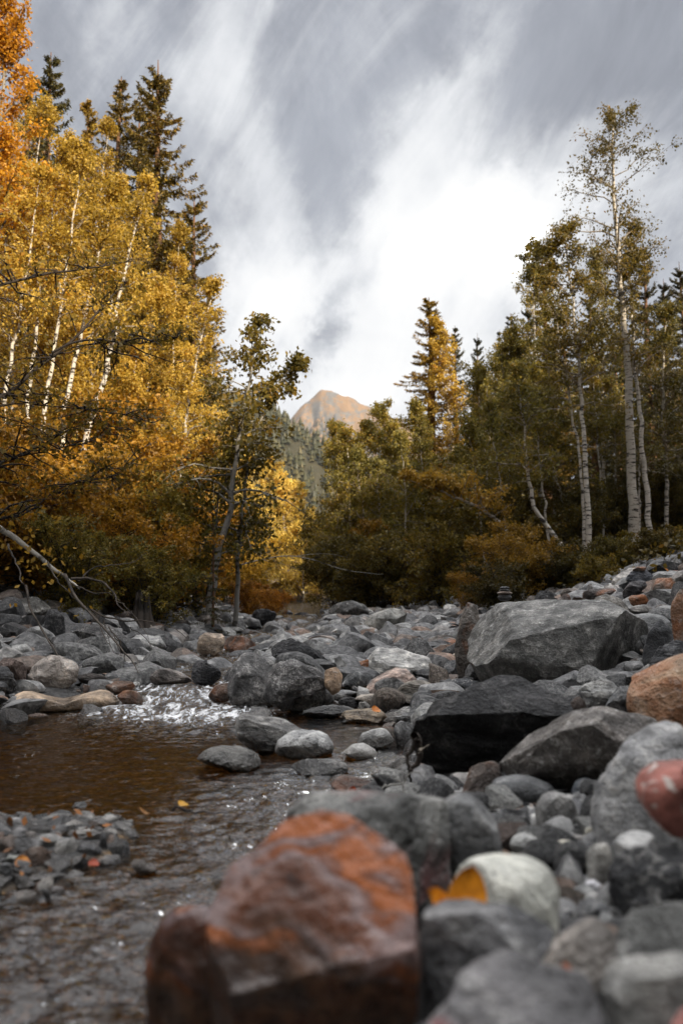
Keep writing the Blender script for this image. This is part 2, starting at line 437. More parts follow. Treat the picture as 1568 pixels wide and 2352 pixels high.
def water_mat():
    m, t, out = new_mat('water')
    g = t.new('ShaderNodeNewGeometry'); pos = g.outputs['Position']
    a = t.new('ShaderNodeAttribute'); a.attribute_name = 'foam'
    b = t.new('ShaderNodeAttribute'); b.attribute_name = 'chop'
    mp = t.new('ShaderNodeMapping'); t.l.new(pos, mp.inputs[0]); mp.inputs['Scale'].default_value = (.55, 1.25, 1); mp.inputs['Rotation'].default_value = (0, 0, -.25)
    n1 = t.noise(mp.outputs[0], 28, 3, .55, .3); n2 = t.noise(mp.outputs[0], 75, 2, .5)
    h = t.m('MULTIPLY', t.m('ADD', n1, t.m('MULTIPLY', n2, .35)), t.m('ADD', t.m('MULTIPLY', b.outputs['Fac'], 1.), .28))
    nb = bump(t, h, 1., .017)
    fr = t.new('ShaderNodeFresnel'); fr.inputs[0].default_value = 1.6; t.l.new(nb, fr.inputs['Normal'])
    gl = t.new('ShaderNodeBsdfGlossy'); gl.inputs['Roughness'].default_value = .04; t.l.new(nb, gl.inputs['Normal'])
    tr = t.new('ShaderNodeBsdfTransparent'); tr.inputs[0].default_value = (.5, .37, .21, 1)
    mx = t.new('ShaderNodeMixShader'); t.l.new(fr.outputs[0], mx.inputs[0]); t.l.new(tr.outputs[0], mx.inputs[1]); t.l.new(gl.outputs[0], mx.inputs[2])
    fo = t.new('ShaderNodeBsdfDiffuse'); fo.inputs[0].default_value = (.8, .81, .82, 1); fo.inputs['Roughness'].default_value = 0
    mf = t.new('ShaderNodeMapping'); t.l.new(pos, mf.inputs[0]); mf.inputs['Scale'].default_value = (.9, .3, 1); mf.inputs['Rotation'].default_value = (0, 0, .35)
    nf = t.noise(mf.outputs[0], 16, 7, .68, 1.2)
    f = t.m('MULTIPLY', t.ss(t.m('ADD', a.outputs['Fac'], t.m('MULTIPLY', t.m('SUBTRACT', nf, .5), 2.3)), .3, .9), .92)
    m2 = t.new('ShaderNodeMixShader'); t.l.new(f, m2.inputs[0]); t.l.new(mx.outputs[0], m2.inputs[1]); t.l.new(fo.outputs[0], m2.inputs[2])
    t.l.new(m2.outputs[0], out.inputs[0])
    return m
wx = axis([(-6, -2.2, .05), (-2.2, 1.2, .016), (1.2, 1.8, .05)])
wy = axis([(.5, 1.3, .03), (1.3, 4.2, .0135), (4.2, 8, .02), (8, 14, .05), (14, 60, .2)])
me, V = grid_mesh('stream_water', wx, wy, water_z, water_mat())
rif, casc, tail, up = water_fields(V[:, 0], V[:, 1])
at_ = me.attributes.new('foam', 'FLOAT', 'POINT')
at_.data.foreach_set('value', (np.clip(.42 * casc + .2 * tail + .2 * up + .06 * rif, 0, 1)).astype(np.float32))
at_ = me.attributes.new('chop', 'FLOAT', 'POINT')
at_.data.foreach_set('value', (np.clip(rif + casc + .7 * tail + .8 * up, 0, 1.2)).astype(np.float32))
kind(link('stream_water', me), 'structure')

SUN_EL, SUN_AZ = rad(26), rad(50)      # azimuth: measured from +X towards -Y
sd = np.array([math.cos(SUN_EL) * math.cos(SUN_AZ), -math.cos(SUN_EL) * math.sin(SUN_AZ), math.sin(SUN_EL)])
L = bpy.data.lights.new('sun', 'SUN'); L.energy = 5.; L.angle = rad(.5); L.color = (1, .85, .64)
lo = bpy.data.objects.new('sun', L); COL.objects.link(lo)
from mathutils import Vector
lo.rotation_euler = Vector(-sd).to_track_quat('-Z', 'Y').to_euler()

def world():
    w = bpy.data.worlds.new('World'); SC.world = w; w.use_nodes = True
    t = NT(w.node_tree); t.n.clear()
    out = t.new('ShaderNodeOutputWorld'); bg = t.new('ShaderNodeBackground')
    bg.inputs['Strength'].default_value = .1
    sky = t.new('ShaderNodeTexSky', sky_type='NISHITA'); sky.sun_disc = False
    sky.sun_elevation = SUN_EL; sky.sun_rotation = math.atan2(sd[0], sd[1])
    hs = t.new('ShaderNodeHueSaturation'); t.l.new(sky.outputs[0], hs.inputs['Color'])
    hs.inputs['Saturation'].default_value = .35; hs.inputs['Value'].default_value = .8
    tc = t.new('ShaderNodeTexCoord'); d = tc.outputs['Generated']
    s = t.new('ShaderNodeSeparateXYZ'); t.l.new(d, s.inputs[0])
    x, y, z = s.outputs
    zc = t.m('ADD', t.m('MAXIMUM', z, 0.), .06)
    cx, cy = t.m('DIVIDE', x, zc), t.m('DIVIDE', y, zc)          # cloud layer seen in perspective
    cv = t.new('ShaderNodeCombineXYZ'); t.l.new(cx, cv.inputs[0]); t.l.new(t.m('MULTIPLY', cy, .42), cv.inputs[1])
    wisp = t.noise(cv.outputs[0], 2.3, 10, .66, .6)
    # long diagonal streaks of high cloud
    yq = t.m('MAXIMUM', y, .05)
    uq, vq = t.m('DIVIDE', x, yq), t.m('DIVIDE', z, yq)
    cs = t.new('ShaderNodeCombineXYZ')
    t.l.new(t.m('MULTIPLY', t.m('SUBTRACT', uq, t.m('MULTIPLY', vq, .55)), 5.5), cs.inputs[0]); t.l.new(t.m('ADD', t.m('MULTIPLY', vq, 1.1), t.m('MULTIPLY', uq, .6)), cs.inputs[1])
    streak = t.noise(cs.outputs[0], 1.5, 9, .64, .9)
    # direction with soft wobble, so that cloud masses have torn edges
    wob = t.noise(d, 5.5, 9, .64, 0, 1)
    dw = t.vm('ADD', d, t.vm('SCALE', t.vm('SUBTRACT', wob, (.5, .5, .5)), .22))
    s2 = t.new('ShaderNodeSeparateXYZ'); t.l.new(dw, s2.inputs[0])
    yy = t.m('MAXIMUM', s2.outputs[1], .05)
    u, v = t.m('DIVIDE', s2.outputs[0], yy), t.m('DIVIDE', s2.outputs[2], yy)
    def blob(px, py, rx, ry, ang, amt):
        r = ray(px, py); u0, v0 = r[0] / r[1], r[2] / r[1]
        du, dv = t.m('SUBTRACT', u, u0), t.m('SUBTRACT', v, v0)
        c, sn = math.cos(rad(ang)), math.sin(rad(ang))
        a = t.m('DIVIDE', t.m('ADD', t.m('MULTIPLY', du, c), t.m('MULTIPLY', dv, sn)), rx / F)
        b = t.m('DIVIDE', t.m('SUBTRACT', t.m('MULTIPLY', dv, c), t.m('MULTIPLY', du, sn)), ry / F)
        e = t.m('EXPONENT', t.m('MULTIPLY', t.m('ADD', t.m('MULTIPLY', a, a), t.m('MULTIPLY', b, b)), -1.))
        return t.m('MULTIPLY', e, amt)
    tot = None
    for bl in CLOUDS:
        e = blob(*bl); tot = e if tot is None else t.m('ADD', tot, e)
    front = t.ss(y, .05, .35)
    back = t.m('MULTIPLY', t.m('SUBTRACT', 1., front), .3)
    cov = t.m('ADD', t.m('ADD', t.m('MULTIPLY', tot, front), back), t.m('ADD', t.m('MULTIPLY', t.m('SUBTRACT', wisp, .5), 1.0), t.m('MULTIPLY', t.m('SUBTRACT', streak, .5), t.m('MULTIPLY', front, 1.5))))
    grey = t.mix(t.ss(wisp, .3, .7), (1.12, 1.23, 1.52), (2.5, 2.67, 3.05))
    base = t.mix(.8, hs.outputs[0], grey)
    c1 = t.mix(t.ss(cov, -.2, 1.0), base, (4.45, 4.56, 4.75))
    c2 = t.mix(t.ss(cov, .55, 1.5), c1, (5.4, 5.42, 5.42))
    c3 = t.mix(t.ss(cov, 1.25, 1.85), c2, (62, 61.5, 60))
    c3 = t.mix(t.ss(y, .0, -.45), c3, t.mix(1, c3, (.3, .3, .3), 'MULTIPLY'))
    c3 = t.mix(t.ss(z, .64, .93), c3, (19, 19, 19.4))          # overhead brightness out of view, added to light the stone tops
    t.l.new(c3, bg.inputs[0]); t.l.new(bg.outputs[0], out.inputs[0])
CLOUDS = [  # pixel centre, radii, tilt, amount
 (1065, 600, 280, 185, 30, 1.7), (800, 880, 360, 120, 0, .95), (1190, 560, 170, 130, 30, .7), (620, 700, 130, 90, 10, .7), (950, 400, 330, 110, 60, .5), (1080, 150, 260, 60, 50, .32),
 (505, 120, 120, 260, 0, .5), (600, 420, 110, 260, 8, .5), (560, 640, 120, 120, 0, .45), (1400, 250, 200, 60, 30, .3), (1480, 420, 180, 170, 0, .45),
 (230, 30, 110, 80, -30, .25), (775, 330, 100, 200, 0, -.2), (730, 500, 45, 120, -8, -.25), (740, 735, 100, 34, 50, -.75), (1420, 80, 260, 130, 20, -.25), (880, 610, 70, 26, 35, -.3), (250, 250, 140, 140, 0, .05)]
world()

# ------------------------------------------------------------------ far relief
def mountain():
    D = 2600.
    xs = np.linspace(-700, 800, 340); ys = np.linspace(1600, 3200, 260)
    def px2(px): return (px - CX) / F * D
    sk = [(380, 1250), (520, 1120), (600, 1040), (660, 965), (705, 912), (735, 889), (760, 885), (800, 903), (850, 926), (893, 945), (960, 985), (1060, 1030), (1200, 1100), (1400, 1180)]
    sx = [px2(p) for p, _ in sk]; sz = [CAMH + (HZ - q) / F * D for _, q in sk]
    def zf(X, Y):
        ridge = np.interp(X, sx, sz)
        n = fbm(np.stack([X * .006, Y * .006, 0 * X], 1), 6, 61, .58)
        g = np.abs(vnoise(np.stack([X * .013 + Y * .005, Y * .003, 0 * X], 1), 67)) + .5 * np.abs(vnoise(np.stack([X * .035 - Y * .006, Y * .008, 0 * X], 1), 68))
        cl = np.abs(fbm(np.stack([X * .02, Y * .02, 0 * X + 3], 1), 4, 69, .6))
        t_ = np.clip((D - Y) / 1000, -1, 1)
        fall = np.where(t_ > 0, t_ * .95 + .12 * np.sin(t_ * 9), -t_ * .8)
        wgt = np.clip(np.abs(t_) * 9, .06, 1)
        ridge = ridge + 7 * vnoise(np.stack([X * .03, 0 * X, 0 * X], 1), 75)
        return ridge * (1 - fall) + (n * 30 + (g - .75) * 92 + (cl - .6) * 30) * wgt - np.where(t_ > 0, 0, 0)
    m, t, out = new_mat('mountain')
    g = t.new('ShaderNodeNewGeometry'); pos = g.outputs['Position']
    s = t.new('ShaderNodeSeparateXYZ'); t.l.new(pos, s.inputs[0])
    ns = t.new('ShaderNodeSeparateXYZ'); t.l.new(g.outputs['Normal'], ns.inputs[0])
    n1 = t.noise(pos, .012, 7, .65); n2 = t.noise(pos, .05, 5, .7)
    grass = t.mix(n2, (.12, .075, .043), (.27, .175, .10))
    rock = t.mix(n2, (.045, .045, .048), (.19, .185, .18))
    n4 = t.noise(pos, .022, 6, .7, 1.)
    col = t.mix(t.m('MAXIMUM', t.ss(n4, .48, .56), t.ss(ns.outputs[2], .46, .34)), grass, rock)
    low = t.ss(t.m('ADD', s.outputs[2], t.m('MULTIPLY', n1, 120)), 640, 520)
    col = t.mix(t.m('MULTIPLY', low, t.ss(n2, .46, .56)), col, (.03, .036, .03))
    principled(t, out, col, .9, .1, bump(t, n2, .6, 6))
    me, _ = grid_mesh('mountain', xs, ys, zf, m)
    kind(link('mountain', me), 'structure')
mountain()
def forest_hill():
    xs = np.linspace(-420, 60, 90); ys = np.linspace(380, 800, 60)
    def zf(X, Y):
        r = np.interp(X, [-420, -200, -120, -60, -15, 30, 60], [190, 178, 165, 142, 112, 70, 40])
        return r * sstep(380, 560, Y) + 4 * fbm(np.stack([X * .03, Y * .03, 0 * X], 1), 3, 71) - 2
    m, t, out = new_mat('hill')
    g = t.new('ShaderNodeNewGeometry')
    principled(t, out, t.mix(t.noise(g.outputs['Position'], .15, 5, .7), (.02, .024, .02), (.07, .06, .035)), .9, .1)
    me, _ = grid_mesh('forested_hill', xs, ys, zf, m)
    kind(link('forested_hill', me), 'structure')
    n = 5200
    X = RG.uniform(-400, 50, n); Y = RG.uniform(390, 640, n); Z = zf(X, Y)
    H = RG.uniform(5, 13, n) * RG.uniform(.7, 1.2, n); A = Acc()
    k = 5
    for lv in range(3):
        an = np.arange(k) * 2 * math.pi / k + lv
        rr = H[:, None] * (.27 - .07 * lv) * RG.uniform(.7, 1.2, (n, k))
        base = np.stack([X[:, None] + rr * np.cos(an), Y[:, None] + rr * np.sin(an), Z[:, None] + H[:, None] * (.08 + .27 * lv) + RG.uniform(-.5, .5, (n, k))], -1)
        tip = np.stack([X, Y, Z + H * (.5 + .25 * lv)], -1)[:, None]
        Vv = np.concatenate([base, tip], 1).reshape(-1, 3)
        i0 = (np.arange(n) * (k + 1))[:, None]
        Ff = np.stack([i0 + np.arange(k), i0 + (np.arange(k) + 1) % k, i0 + k + 0 * np.arange(k)], -1).reshape(-1, 3)
        A.add(Vv, Ff)
    mm = leaf_mat('far_needles', [(0, (.03, .036, .025)), (.6, (.06, .06, .03)), (.85, (.14, .11, .04)), (1, (.2, .14, .04))], .1, .02)
    o = link('far_forest', A.mesh('far_forest', mm, False)); o.color = (1, 1, 1, 1)
    kind(o, 'stuff')
forest_hill()

def haze():
    m, t, out = new_mat('haze')
    v = t.new('ShaderNodeVolumePrincipled'); v.inputs['Color'].default_value = (.86, .92, 1, 1); v.inputs['Density'].default_value = .00006
    t.l.new(v.outputs[0], out.inputs['Volume'])
    x0, x1, y0, y1, z0, z1 = -900, 1000, -300, 3400, -60, 900
    V = [(a, b, c) for c in (z0, z1) for b in (y0, y1) for a in (x0, x1)]
    me = mk_mesh('haze', V, [(0, 2, 3, 1), (4, 5, 7, 6), (0, 1, 5, 4), (2, 6, 7, 3), (0, 4, 6, 2), (1, 3, 7, 5)], m, False)
    kind(link('haze', me), 'stuff')
haze()
# ------------------------------------------------------------------ rocks
def shape_rock(R, cx, thick, sub, seed, nf=9, amp=.05, strata=0., box=.62, sharp=.96, cuts=()):
    """R: radius per angle (silhouette), thick: half depth -> local vertices (X right, Y away, Z up)"""
    D, Fc = ico(sub)
    rs = np.random.default_rng(seed)
    th = np.arctan2(D[:, 2], D[:, 0]) % (2 * math.pi)
    n = len(R)
    q = th / (2 * math.pi) * n
    i = np.floor(q).astype(int) % n; f = q - np.floor(q)
    r = R[i] * (1 - f) + R[(i + 1) % n] * f
    s = np.sqrt(D[:, 0]**2 + D[:, 2]**2)
    sb = s ** box
    V = np.stack([r * sb * np.cos(th), thick * np.sign(D[:, 1]) * np.abs(D[:, 1]) ** .85, r * sb * np.sin(th)], 1)
    ext = np.array([np.abs(V[:, 0]).max(), thick, np.abs(V[:, 2]).max()])
    N = V / ext
    for k in range(nf):                                   # broken planes
        nn = unit(rs.normal(size=3) * np.array([.75, 1.2, .8]))
        if abs(nn[1]) < .3: nn[1] = .5 * np.sign(nn[1] + 1e-6); nn = unit(nn)
        d = rs.uniform(.5, .82)
        over = np.maximum(N @ nn - d, 0)
        N = N - over[:, None] * nn * sharp
    if sub > 3 and nf > 3:                                # smaller chipped faces
        for k in range(5 * nf):
            nn = unit(rs.normal(size=3)); d = rs.uniform(.0, .09)
            d = (N @ nn).max() - .03 - d
            over = np.maximum(N @ nn - d, 0); N = N - over[:, None] * nn * sharp
    for nn, d in cuts:
        nn = unit(np.array(nn, float)); over = np.maximum(N @ nn - d, 0); N = N - over[:, None] * nn * .97
    V = N * ext
    size = ext.mean()
    P = V / size
    o = rs.uniform(-50, 50, 3)
    nrm = unit(V / ext**2)
    disp = fbm(P * 1.7 + o, 5, seed % 97, .5) * amp + (.5 - np.abs(vnoise(P * 2.6 + o, 5))) * amp * .5
    disp -= sstep(.06, .0, np.abs(vnoise(P * 1.5 + o, 8))) * amp * .55 * (sub > 3)   # cracks
    if strata:
        ax = unit(np.array([.18, .25, 1.]))
        tt = (P @ ax) * 7 + .5 * vnoise(P * 1.8 + o, 3)
        stp = np.floor(tt) ; fr = tt - stp
        disp += (_h(stp.astype(np.int64), 0 * stp.astype(np.int64), 0 * stp.astype(np.int64), 5) * .5 + fr * .6 - .3) * strata * .09
    V = V + nrm * (disp * size)[:, None]
    an = np.arange(n) * 2 * math.pi / n
    for ax_, tr in ((0, R * np.cos(an)), (2, R * np.sin(an))):      # keep the silhouette's full width and height
        v = V[:, ax_]; lo_, hi_ = v.min(), v.max()
        V[:, ax_] = (v - lo_) / (hi_ - lo_) * (tr.max() - tr.min()) + tr.min()
    return V, Fc

def poly_radii(pts, n=160):
    c = pts.mean(0)
    x, y = pts[:, 0], pts[:, 1]; x2, y2 = np.roll(x, -1), np.roll(y, -1)
    cr = x * y2 - x2 * y; A = cr.sum() / 2
    if abs(A) > 1e-9: c = np.array([((x + x2) * cr).sum(), ((y + y2) * cr).sum()]) / (6 * A)
    R = np.zeros(n)
    a = pts - c; b = np.roll(pts, -1, 0) - c
    for k in range(n):
        t = 2 * math.pi * k / n; d = np.array([math.cos(t), math.sin(t)])
        e = b - a
        den = d[0] * e[:, 1] - d[1] * e[:, 0]
        den = np.where(np.abs(den) < 1e-12, 1e-12, den)
        rr = (a[:, 0] * e[:, 1] - a[:, 1] * e[:, 0]) / den
        ss = (a[:, 0] * d[1] - a[:, 1] * d[0]) / den
        ok = (ss >= -1e-6) & (ss <= 1 + 1e-6) & (rr > 0)
        R[k] = rr[ok].max() if ok.any() else 0
    R[R == 0] = R[R > 0].mean()
    for _ in range(2): R = .25 * np.roll(R, 1) + .5 * R + .25 * np.roll(R, -1)
    return c, R

MAPS = {'P': (0, 0, 1), 'z5': (0, 1320, .5), 'z6': (784, 1263, .5), 'z7': (0, 1780, .5), 'z8': (784, 1780, .5),
        'z9': (516.6, 1349, .3295), 'z10': (1205.5, 1205.5, .231)}
HERO = []          # footprint list (x, y, radius, nick)
SEEDN = [100]
def rock(src, style, col, Y, tk, poly, label, nick=None, name='boulder', ext=.14, nf=9, amp=.05, box=.62, base=None, cuts=()):
    ox, oy, sc = MAPS[src]
    if sum(col) / 3 > .2 and style != 'swirl': col = tuple(min(c * (1.2 if style == 'redspot' else 1.5), .8) for c in col)
    pp = np.array([(ox + a * sc, oy + b * sc) for a, b in poly], float)
    SEEDN[0] += 7; seed = SEEDN[0]
    w = np.ptp(pp[:, 0])
    bx, by = pp[np.argmax(pp[:, 1])]
    bx = .5 * (pp[:, 0].min() + pp[:, 0].max())
    if Y is None:
        h = hit(bx, by); Y = h[1] + tk * .3 * w / F * h[1]
    C = at(pp[:, 0].mean(), pp[:, 1].mean(), Y)
    al = math.atan2(C[0], C[1])
    rt = np.array([math.cos(al), -math.sin(al), 0]); vw = np.array([math.sin(al), math.cos(al), 0])
    uv = []
    for q in pp:
        r = ray(*q); k = (C[:2] @ vw[:2]) / (r[:2] @ vw[:2])
        w3 = np.array([0, 0, CAMH]) + r * k - C
        uv.append((w3 @ rt, w3[2]))
    uv = np.array(uv)
    lowv = uv[:, 1].min()
    uv[:, 1] = np.where(uv[:, 1] < 0, uv[:, 1] * (1 + ext), uv[:, 1])
    if base is not None:                                    # hidden foot reaches down to the bed
        k = (base - C[2]) / uv[:, 1].min()
        if k > 1: uv[:, 1] = np.where(uv[:, 1] < 0, uv[:, 1] * k, uv[:, 1])
    c, R = poly_radii(uv)
    half = .5 * np.ptp(uv[:, 0])
    sub = 6 if w > 280 else 5 if w > 95 else 4 if w > 35 else 3
    st = {'slate': 1., 'layer': .45}.get(style, 0)
    V, Fc = shape_rock(R, 0, tk * half, sub, seed, nf, amp, st, box, cuts=cuts)
    C = C + rt * c[0] + np.array([0, 0, c[1]])
    me_ = mk_mesh(name, V, Fc, M[style]); me_.set_sharp_from_angle(angle=rad(26 if nf > 4 else 50))
    if len(label.split()) > 16: print('LONG', label)
    o = link(name, me_, None, C, -al, col)
    tag(o, label, {'boulder': 'boulder', 'pebble': 'pebble'}.get(name, 'rock'), 'rocks of the stream bed')
    HERO.append((C[0], C[1], half, nick or label, C[2] + uv[:, 1].max(), o))
    return o

G1, G2, G3, G4, G5 = (.07, .072, .078), (.115, .117, .122), (.165, .166, .168), (.23, .23, .228), (.32, .32, .31)
BR, BR2, TAN, PNK = (.17, .115, .075), (.11, .085, .07), (.26, .205, .145), (.22, .165, .15)

# --- the big ones on the stony bank
rock('z6', 'mottled', (.17, .168, .162), None, .75, [(560, 380), (575, 290), (620, 240), (720, 228), (870, 225), (1000, 240), (1120, 265), (1230, 310), (1330, 370), (1400, 440), (1450, 520), (1430, 560), (1350, 590), (1250, 610), (1000, 620), (740, 630), (700, 600), (640, 520), (590, 460)],
     'huge pale mottled grey boulder with a flat sloping top, the largest on the stony bank', 'the huge mottled boulder', ext=.25, nf=7, amp=.035)
rock('z6', 'rust', (.15, .13, .115), 6.6, .8, [(515, 290), (540, 250), (590, 238), (640, 250), (640, 370), (540, 375), (520, 330)], 'brownish boulder peeping out behind the upper end of the huge mottled boulder', base=.1)
rock('z6', 'slate', (.028, .028, .03), 3.5, .8, [(330, 830), (430, 750), (570, 680), (740, 620), (900, 600), (1060, 590), (1110, 620), (1120, 690), (1060, 740), (900, 800), (760, 900), (700, 1000), (560, 1080), (380, 1100), (330, 1060), (318, 950)],
     'long black layered slate slab tilted up below the huge mottled boulder', 'the black slate slab', nf=4, amp=.04, cuts=[((-.05, -.5, .87), .30), ((0, -.85, -.5), .10)])
rock('z6', 'mottled', (.15, .135, .125), 2.95, .75, [(725, 1000), (770, 930), (850, 860), (960, 790), (1080, 740), (1200, 712), (1330, 730), (1450, 760), (1490, 810), (1480, 880), (1400, 960), (1280, 1030), (1100, 1075), (950, 1080), (800, 1050), (740, 1030)],
     'big purplish brown speckled rock lying against the black slate slab', 'the purplish speckled rock', nf=6, amp=.035)
rock('z6', 'rust', (.30, .21, .14), 3.35, .8, [(1305, 640), (1330, 590), (1420, 530), (1520, 490), (1600, 470), (1700, 500), (1720, 700), (1640, 790), (1500, 800), (1400, 770), (1330, 730)],
     'warm brown smooth boulder with pitted flank above the purplish speckled rock', 'the warm brown boulder', nf=5, amp=.04, base=.2)
rock('z6', 'layer', G4, 3.7, .7, [(1090, 600), (1180, 588), (1290, 640), (1220, 700), (1150, 715), (1110, 660)], 'light grey wedge of rock between the black slate slab and the warm brown boulder', ext=.5)
rock('z6', 'smooth', G2, 3.6, .7, [(1205, 715), (1250, 650), (1310, 620), (1360, 680), (1350, 740), (1280, 735)], 'plain dark grey stone tucked under the warm brown boulder', ext=.5)
rock('z6', 'rust', (.11, .085, .075), 3.3, .7, [(1050, 700), (1080, 672), (1120, 690), (1125, 730), (1080, 745)], 'small brown stone lodged behind the purplish speckled rock', ext=.5)
rock('z6', 'smooth', (.13, .134, .14), None, .75, [(680, 1090), (700, 1055), (780, 1035), (860, 1040), (960, 1080), (980, 1110), (920, 1150), (820, 1170), (730, 1160), (690, 1130)],
     'smooth oval dark grey pebble in front of the purplish speckled rock', 'the smooth oval dark pebble', 'pebble', nf=0, amp=.02, box=.8)
rock('z6', 'marble', (.24, .24, .245), 2.15, .8, [(1140, 1230), (1180, 1130), (1260, 1050), (1400, 930), (1568, 810), (1640, 800), (1700, 1000), (1660, 1290), (1420, 1330), (1290, 1270), (1160, 1264)],
     'large pale grey blotchy rock sloping up beneath the red spotted stone', 'the pale blotchy rock', nf=7, base=.1)
rock('z6', 'redspot', (.40, .15, .12), 1.62, .9, [(1340, 1070), (1370, 1020), (1430, 985), (1520, 965), (1640, 975), (1680, 1100), (1660, 1250), (1560, 1300), (1480, 1264), (1400, 1190), (1350, 1120)],
     'round red and white spotted stone at the frame edge', 'the red spotted stone', 'stone', nf=2, amp=.03, box=.75)
rock('z6', 'marble', (.26, .255, .25), None, .8, [(885, 1180), (920, 1120), (1000, 1108), (1060, 1140), (1085, 1200), (1060, 1260), (1000, 1300), (920, 1290), (890, 1240)], 'grey stone with fine white veins beside the pale blotchy rock', name='stone', nf=5)
rock('z6', 'smooth', G3, None, .8, [(912, 1290), (940, 1250), (1000, 1225), (1050, 1245), (1070, 1290), (1050, 1330), (960, 1335)], 'bluish grey stone just in front of the white veined stone', name='stone', nf=4)
rock('z6', 'layer', (.10, .11, .125), None, .8, [(1050, 1110), (1085, 1055), (1140, 1048), (1190, 1080), (1190, 1130), (1120, 1142), (1070, 1138)], 'small blue grey stone with thin pale lines below the purplish speckled rock', name='stone', nf=6)
rock('z6', 'smooth', G3, None, .8, [(1070, 1180), (1090, 1150), (1150, 1140), (1172, 1165), (1165, 1195), (1110, 1207)], 'little grey stone wedged beside the pale blotchy rock', name='stone', nf=4)
rock('z6', 'rust', (.09, .07, .06), 2.95, .7, [(540, 1080), (580, 1010), (700, 975), (740, 1010), (660, 1060), (600, 1095)], 'dark reddish stone in the hollow under the black slate slab', name='stone', base=.0)
# --- beyond the huge boulder
rock('z10', 'mottled', (.20, .185, .165), 7.4, .8, [(605, 800), (620, 740), (700, 710), (790, 685), (900, 730), (980, 800), (1060, 885), (1050, 960), (870, 960), (700, 900)], 'angular boulder with an orange face and a lichen grey face behind the huge mottled boulder', 'the two-faced angular boulder', nf=12, base=.5)
rock('z10', 'rust', (.20, .18, .16), 8.0, .8, [(1225, 640), (1250, 580), (1400, 530), (1520, 520), (1640, 545), (1650, 660), (1480, 700), (1420, 760), (1300, 730), (1240, 700)], 'pale topped block with an ochre underside on the upper bank', 'the ochre bottomed block', nf=10)
rock('z10', 'rust', (.14, .08, .05), 7.7, .8, [(1020, 740), (1080, 690), (1180, 710), (1230, 750), (1180, 800), (1060, 810)], 'rust brown stone below the ochre bottomed block', name='stone')
rock('z10', 'slate', (.10, .105, .125), 9.0, .8, [(995, 560), (1050, 490), (1190, 440), (1280, 520), (1270, 590), (1100, 610), (1010, 610)], 'dark blue grey rugged boulder under a flat capping stone on the upper bank', 'the rugged blue grey boulder')
rock('z10', 'slate', (.09, .085, .09), 8.4, .8, [(960, 670), (1050, 560), (1180, 550), (1210, 610), (1100, 700), (980, 740)], 'dark rough boulder stepping down below the rugged blue grey boulder')
rock('z10', 'rust', (.17, .14, .12), 9.0, .9, [(1060, 450), (1110, 415), (1210, 420), (1180, 460), (1100, 475)], 'flat brownish stone lying on top of the rugged blue grey boulder', name='stone', nf=4)
rock('z10', 'smooth', (.18, .182, .185), 6.4, .8, [(880, 910), (1060, 890), (1230, 875), (1350, 890), (1440, 960), (1460, 1030), (1350, 1080), (1100, 1080), (960, 1000)], 'broad smooth grey boulder beside the sloping end of the huge mottled boulder', 'the broad smooth boulder', nf=3, amp=.03, base=.4)
rock('z10', 'smooth', (.09, .092, .10), 5.2, .8, [(1150, 1140), (1230, 1010), (1330, 930), (1420, 950), (1475, 1050), (1470, 1150), (1300, 1190), (1200, 1195)], 'dark smooth dome of rock leaning by the broad smooth boulder', 'the dark smooth dome', nf=4, amp=.03, base=.3)
rock('z10', 'layer', (.19, .18, .17), 7.1, .8, [(1020, 830), (1100, 800), (1240, 790), (1290, 830), (1270, 890), (1080, 895)], 'low pale slab between the two-faced boulder and the ochre bottomed block')
rock('z10', 'rust', (.13, .11, .10), 7.2, .8, [(1270, 830), (1330, 790), (1430, 800), (1450, 880), (1380, 900), (1290, 880)], 'reddish grey stone at the foot of the ochre bottomed block', name='stone')
rock('z10', 'rust', (.15, .115, .085), 5.4, .9, [(1440, 850), (1470, 730), (1568, 640), (1680, 630), (1700, 1000), (1540, 1030), (1460, 930)], 'tall brown boulder cut by the frame edge on the upper bank', 'the tall brown boulder', base=.4)
rock('z10', 'rust', (.15, .12, .11), 7.6, .8, [(205, 750), (250, 700), (340, 680), (430, 680), (500, 740), (480, 800), (280, 800)], 'reddish stone whose top shows just over the rim of the huge mottled boulder', base=.4)
rock('z10', 'slate', (.085, .085, .09), 8.2, .8, [(60, 760), (120, 670), (260, 650), (310, 690), (250, 760)], 'dark angular stone between the stacked cairn and the reddish stone', name='stone', base=.4)
rock('z10', 'rust', (.10, .085, .08), 8.6, .8, [(560, 730), (600, 665), (780, 640), (900, 620), (900, 690), (680, 740)], 'long dark slab lying behind the two-faced angular boulder')
rock('z10', 'slate', G1, 4.6, .8, [(1210, 1190), (1290, 1140), (1568, 1170), (1680, 1200), (1680, 1320), (1300, 1320)], 'dark layered slab below the smooth dome at the frame edge', base=.3)
rock('z10', 'smooth', (.11, .115, .135), 10., .8, [(1500, 320), (1530, 275), (1600, 265), (1640, 330), (1560, 345)], 'rounded blue grey stone high at the foot of the birches', name='stone')
rock('z10', 'rust', (.17, .10, .085), 9.2, .8, [(1370, 500), (1440, 470), (1500, 450), (1560, 470), (1568, 520), (1440, 530)], 'dull red stone above the ochre bottomed block', name='stone')
rock('z10', 'smooth', (.075, .078, .085), 9.4, .8, [(1370, 530), (1390, 460), (1450, 450), (1480, 490), (1430, 540)], 'small dark stone beside the dull red stone on the upper bank', name='stone')
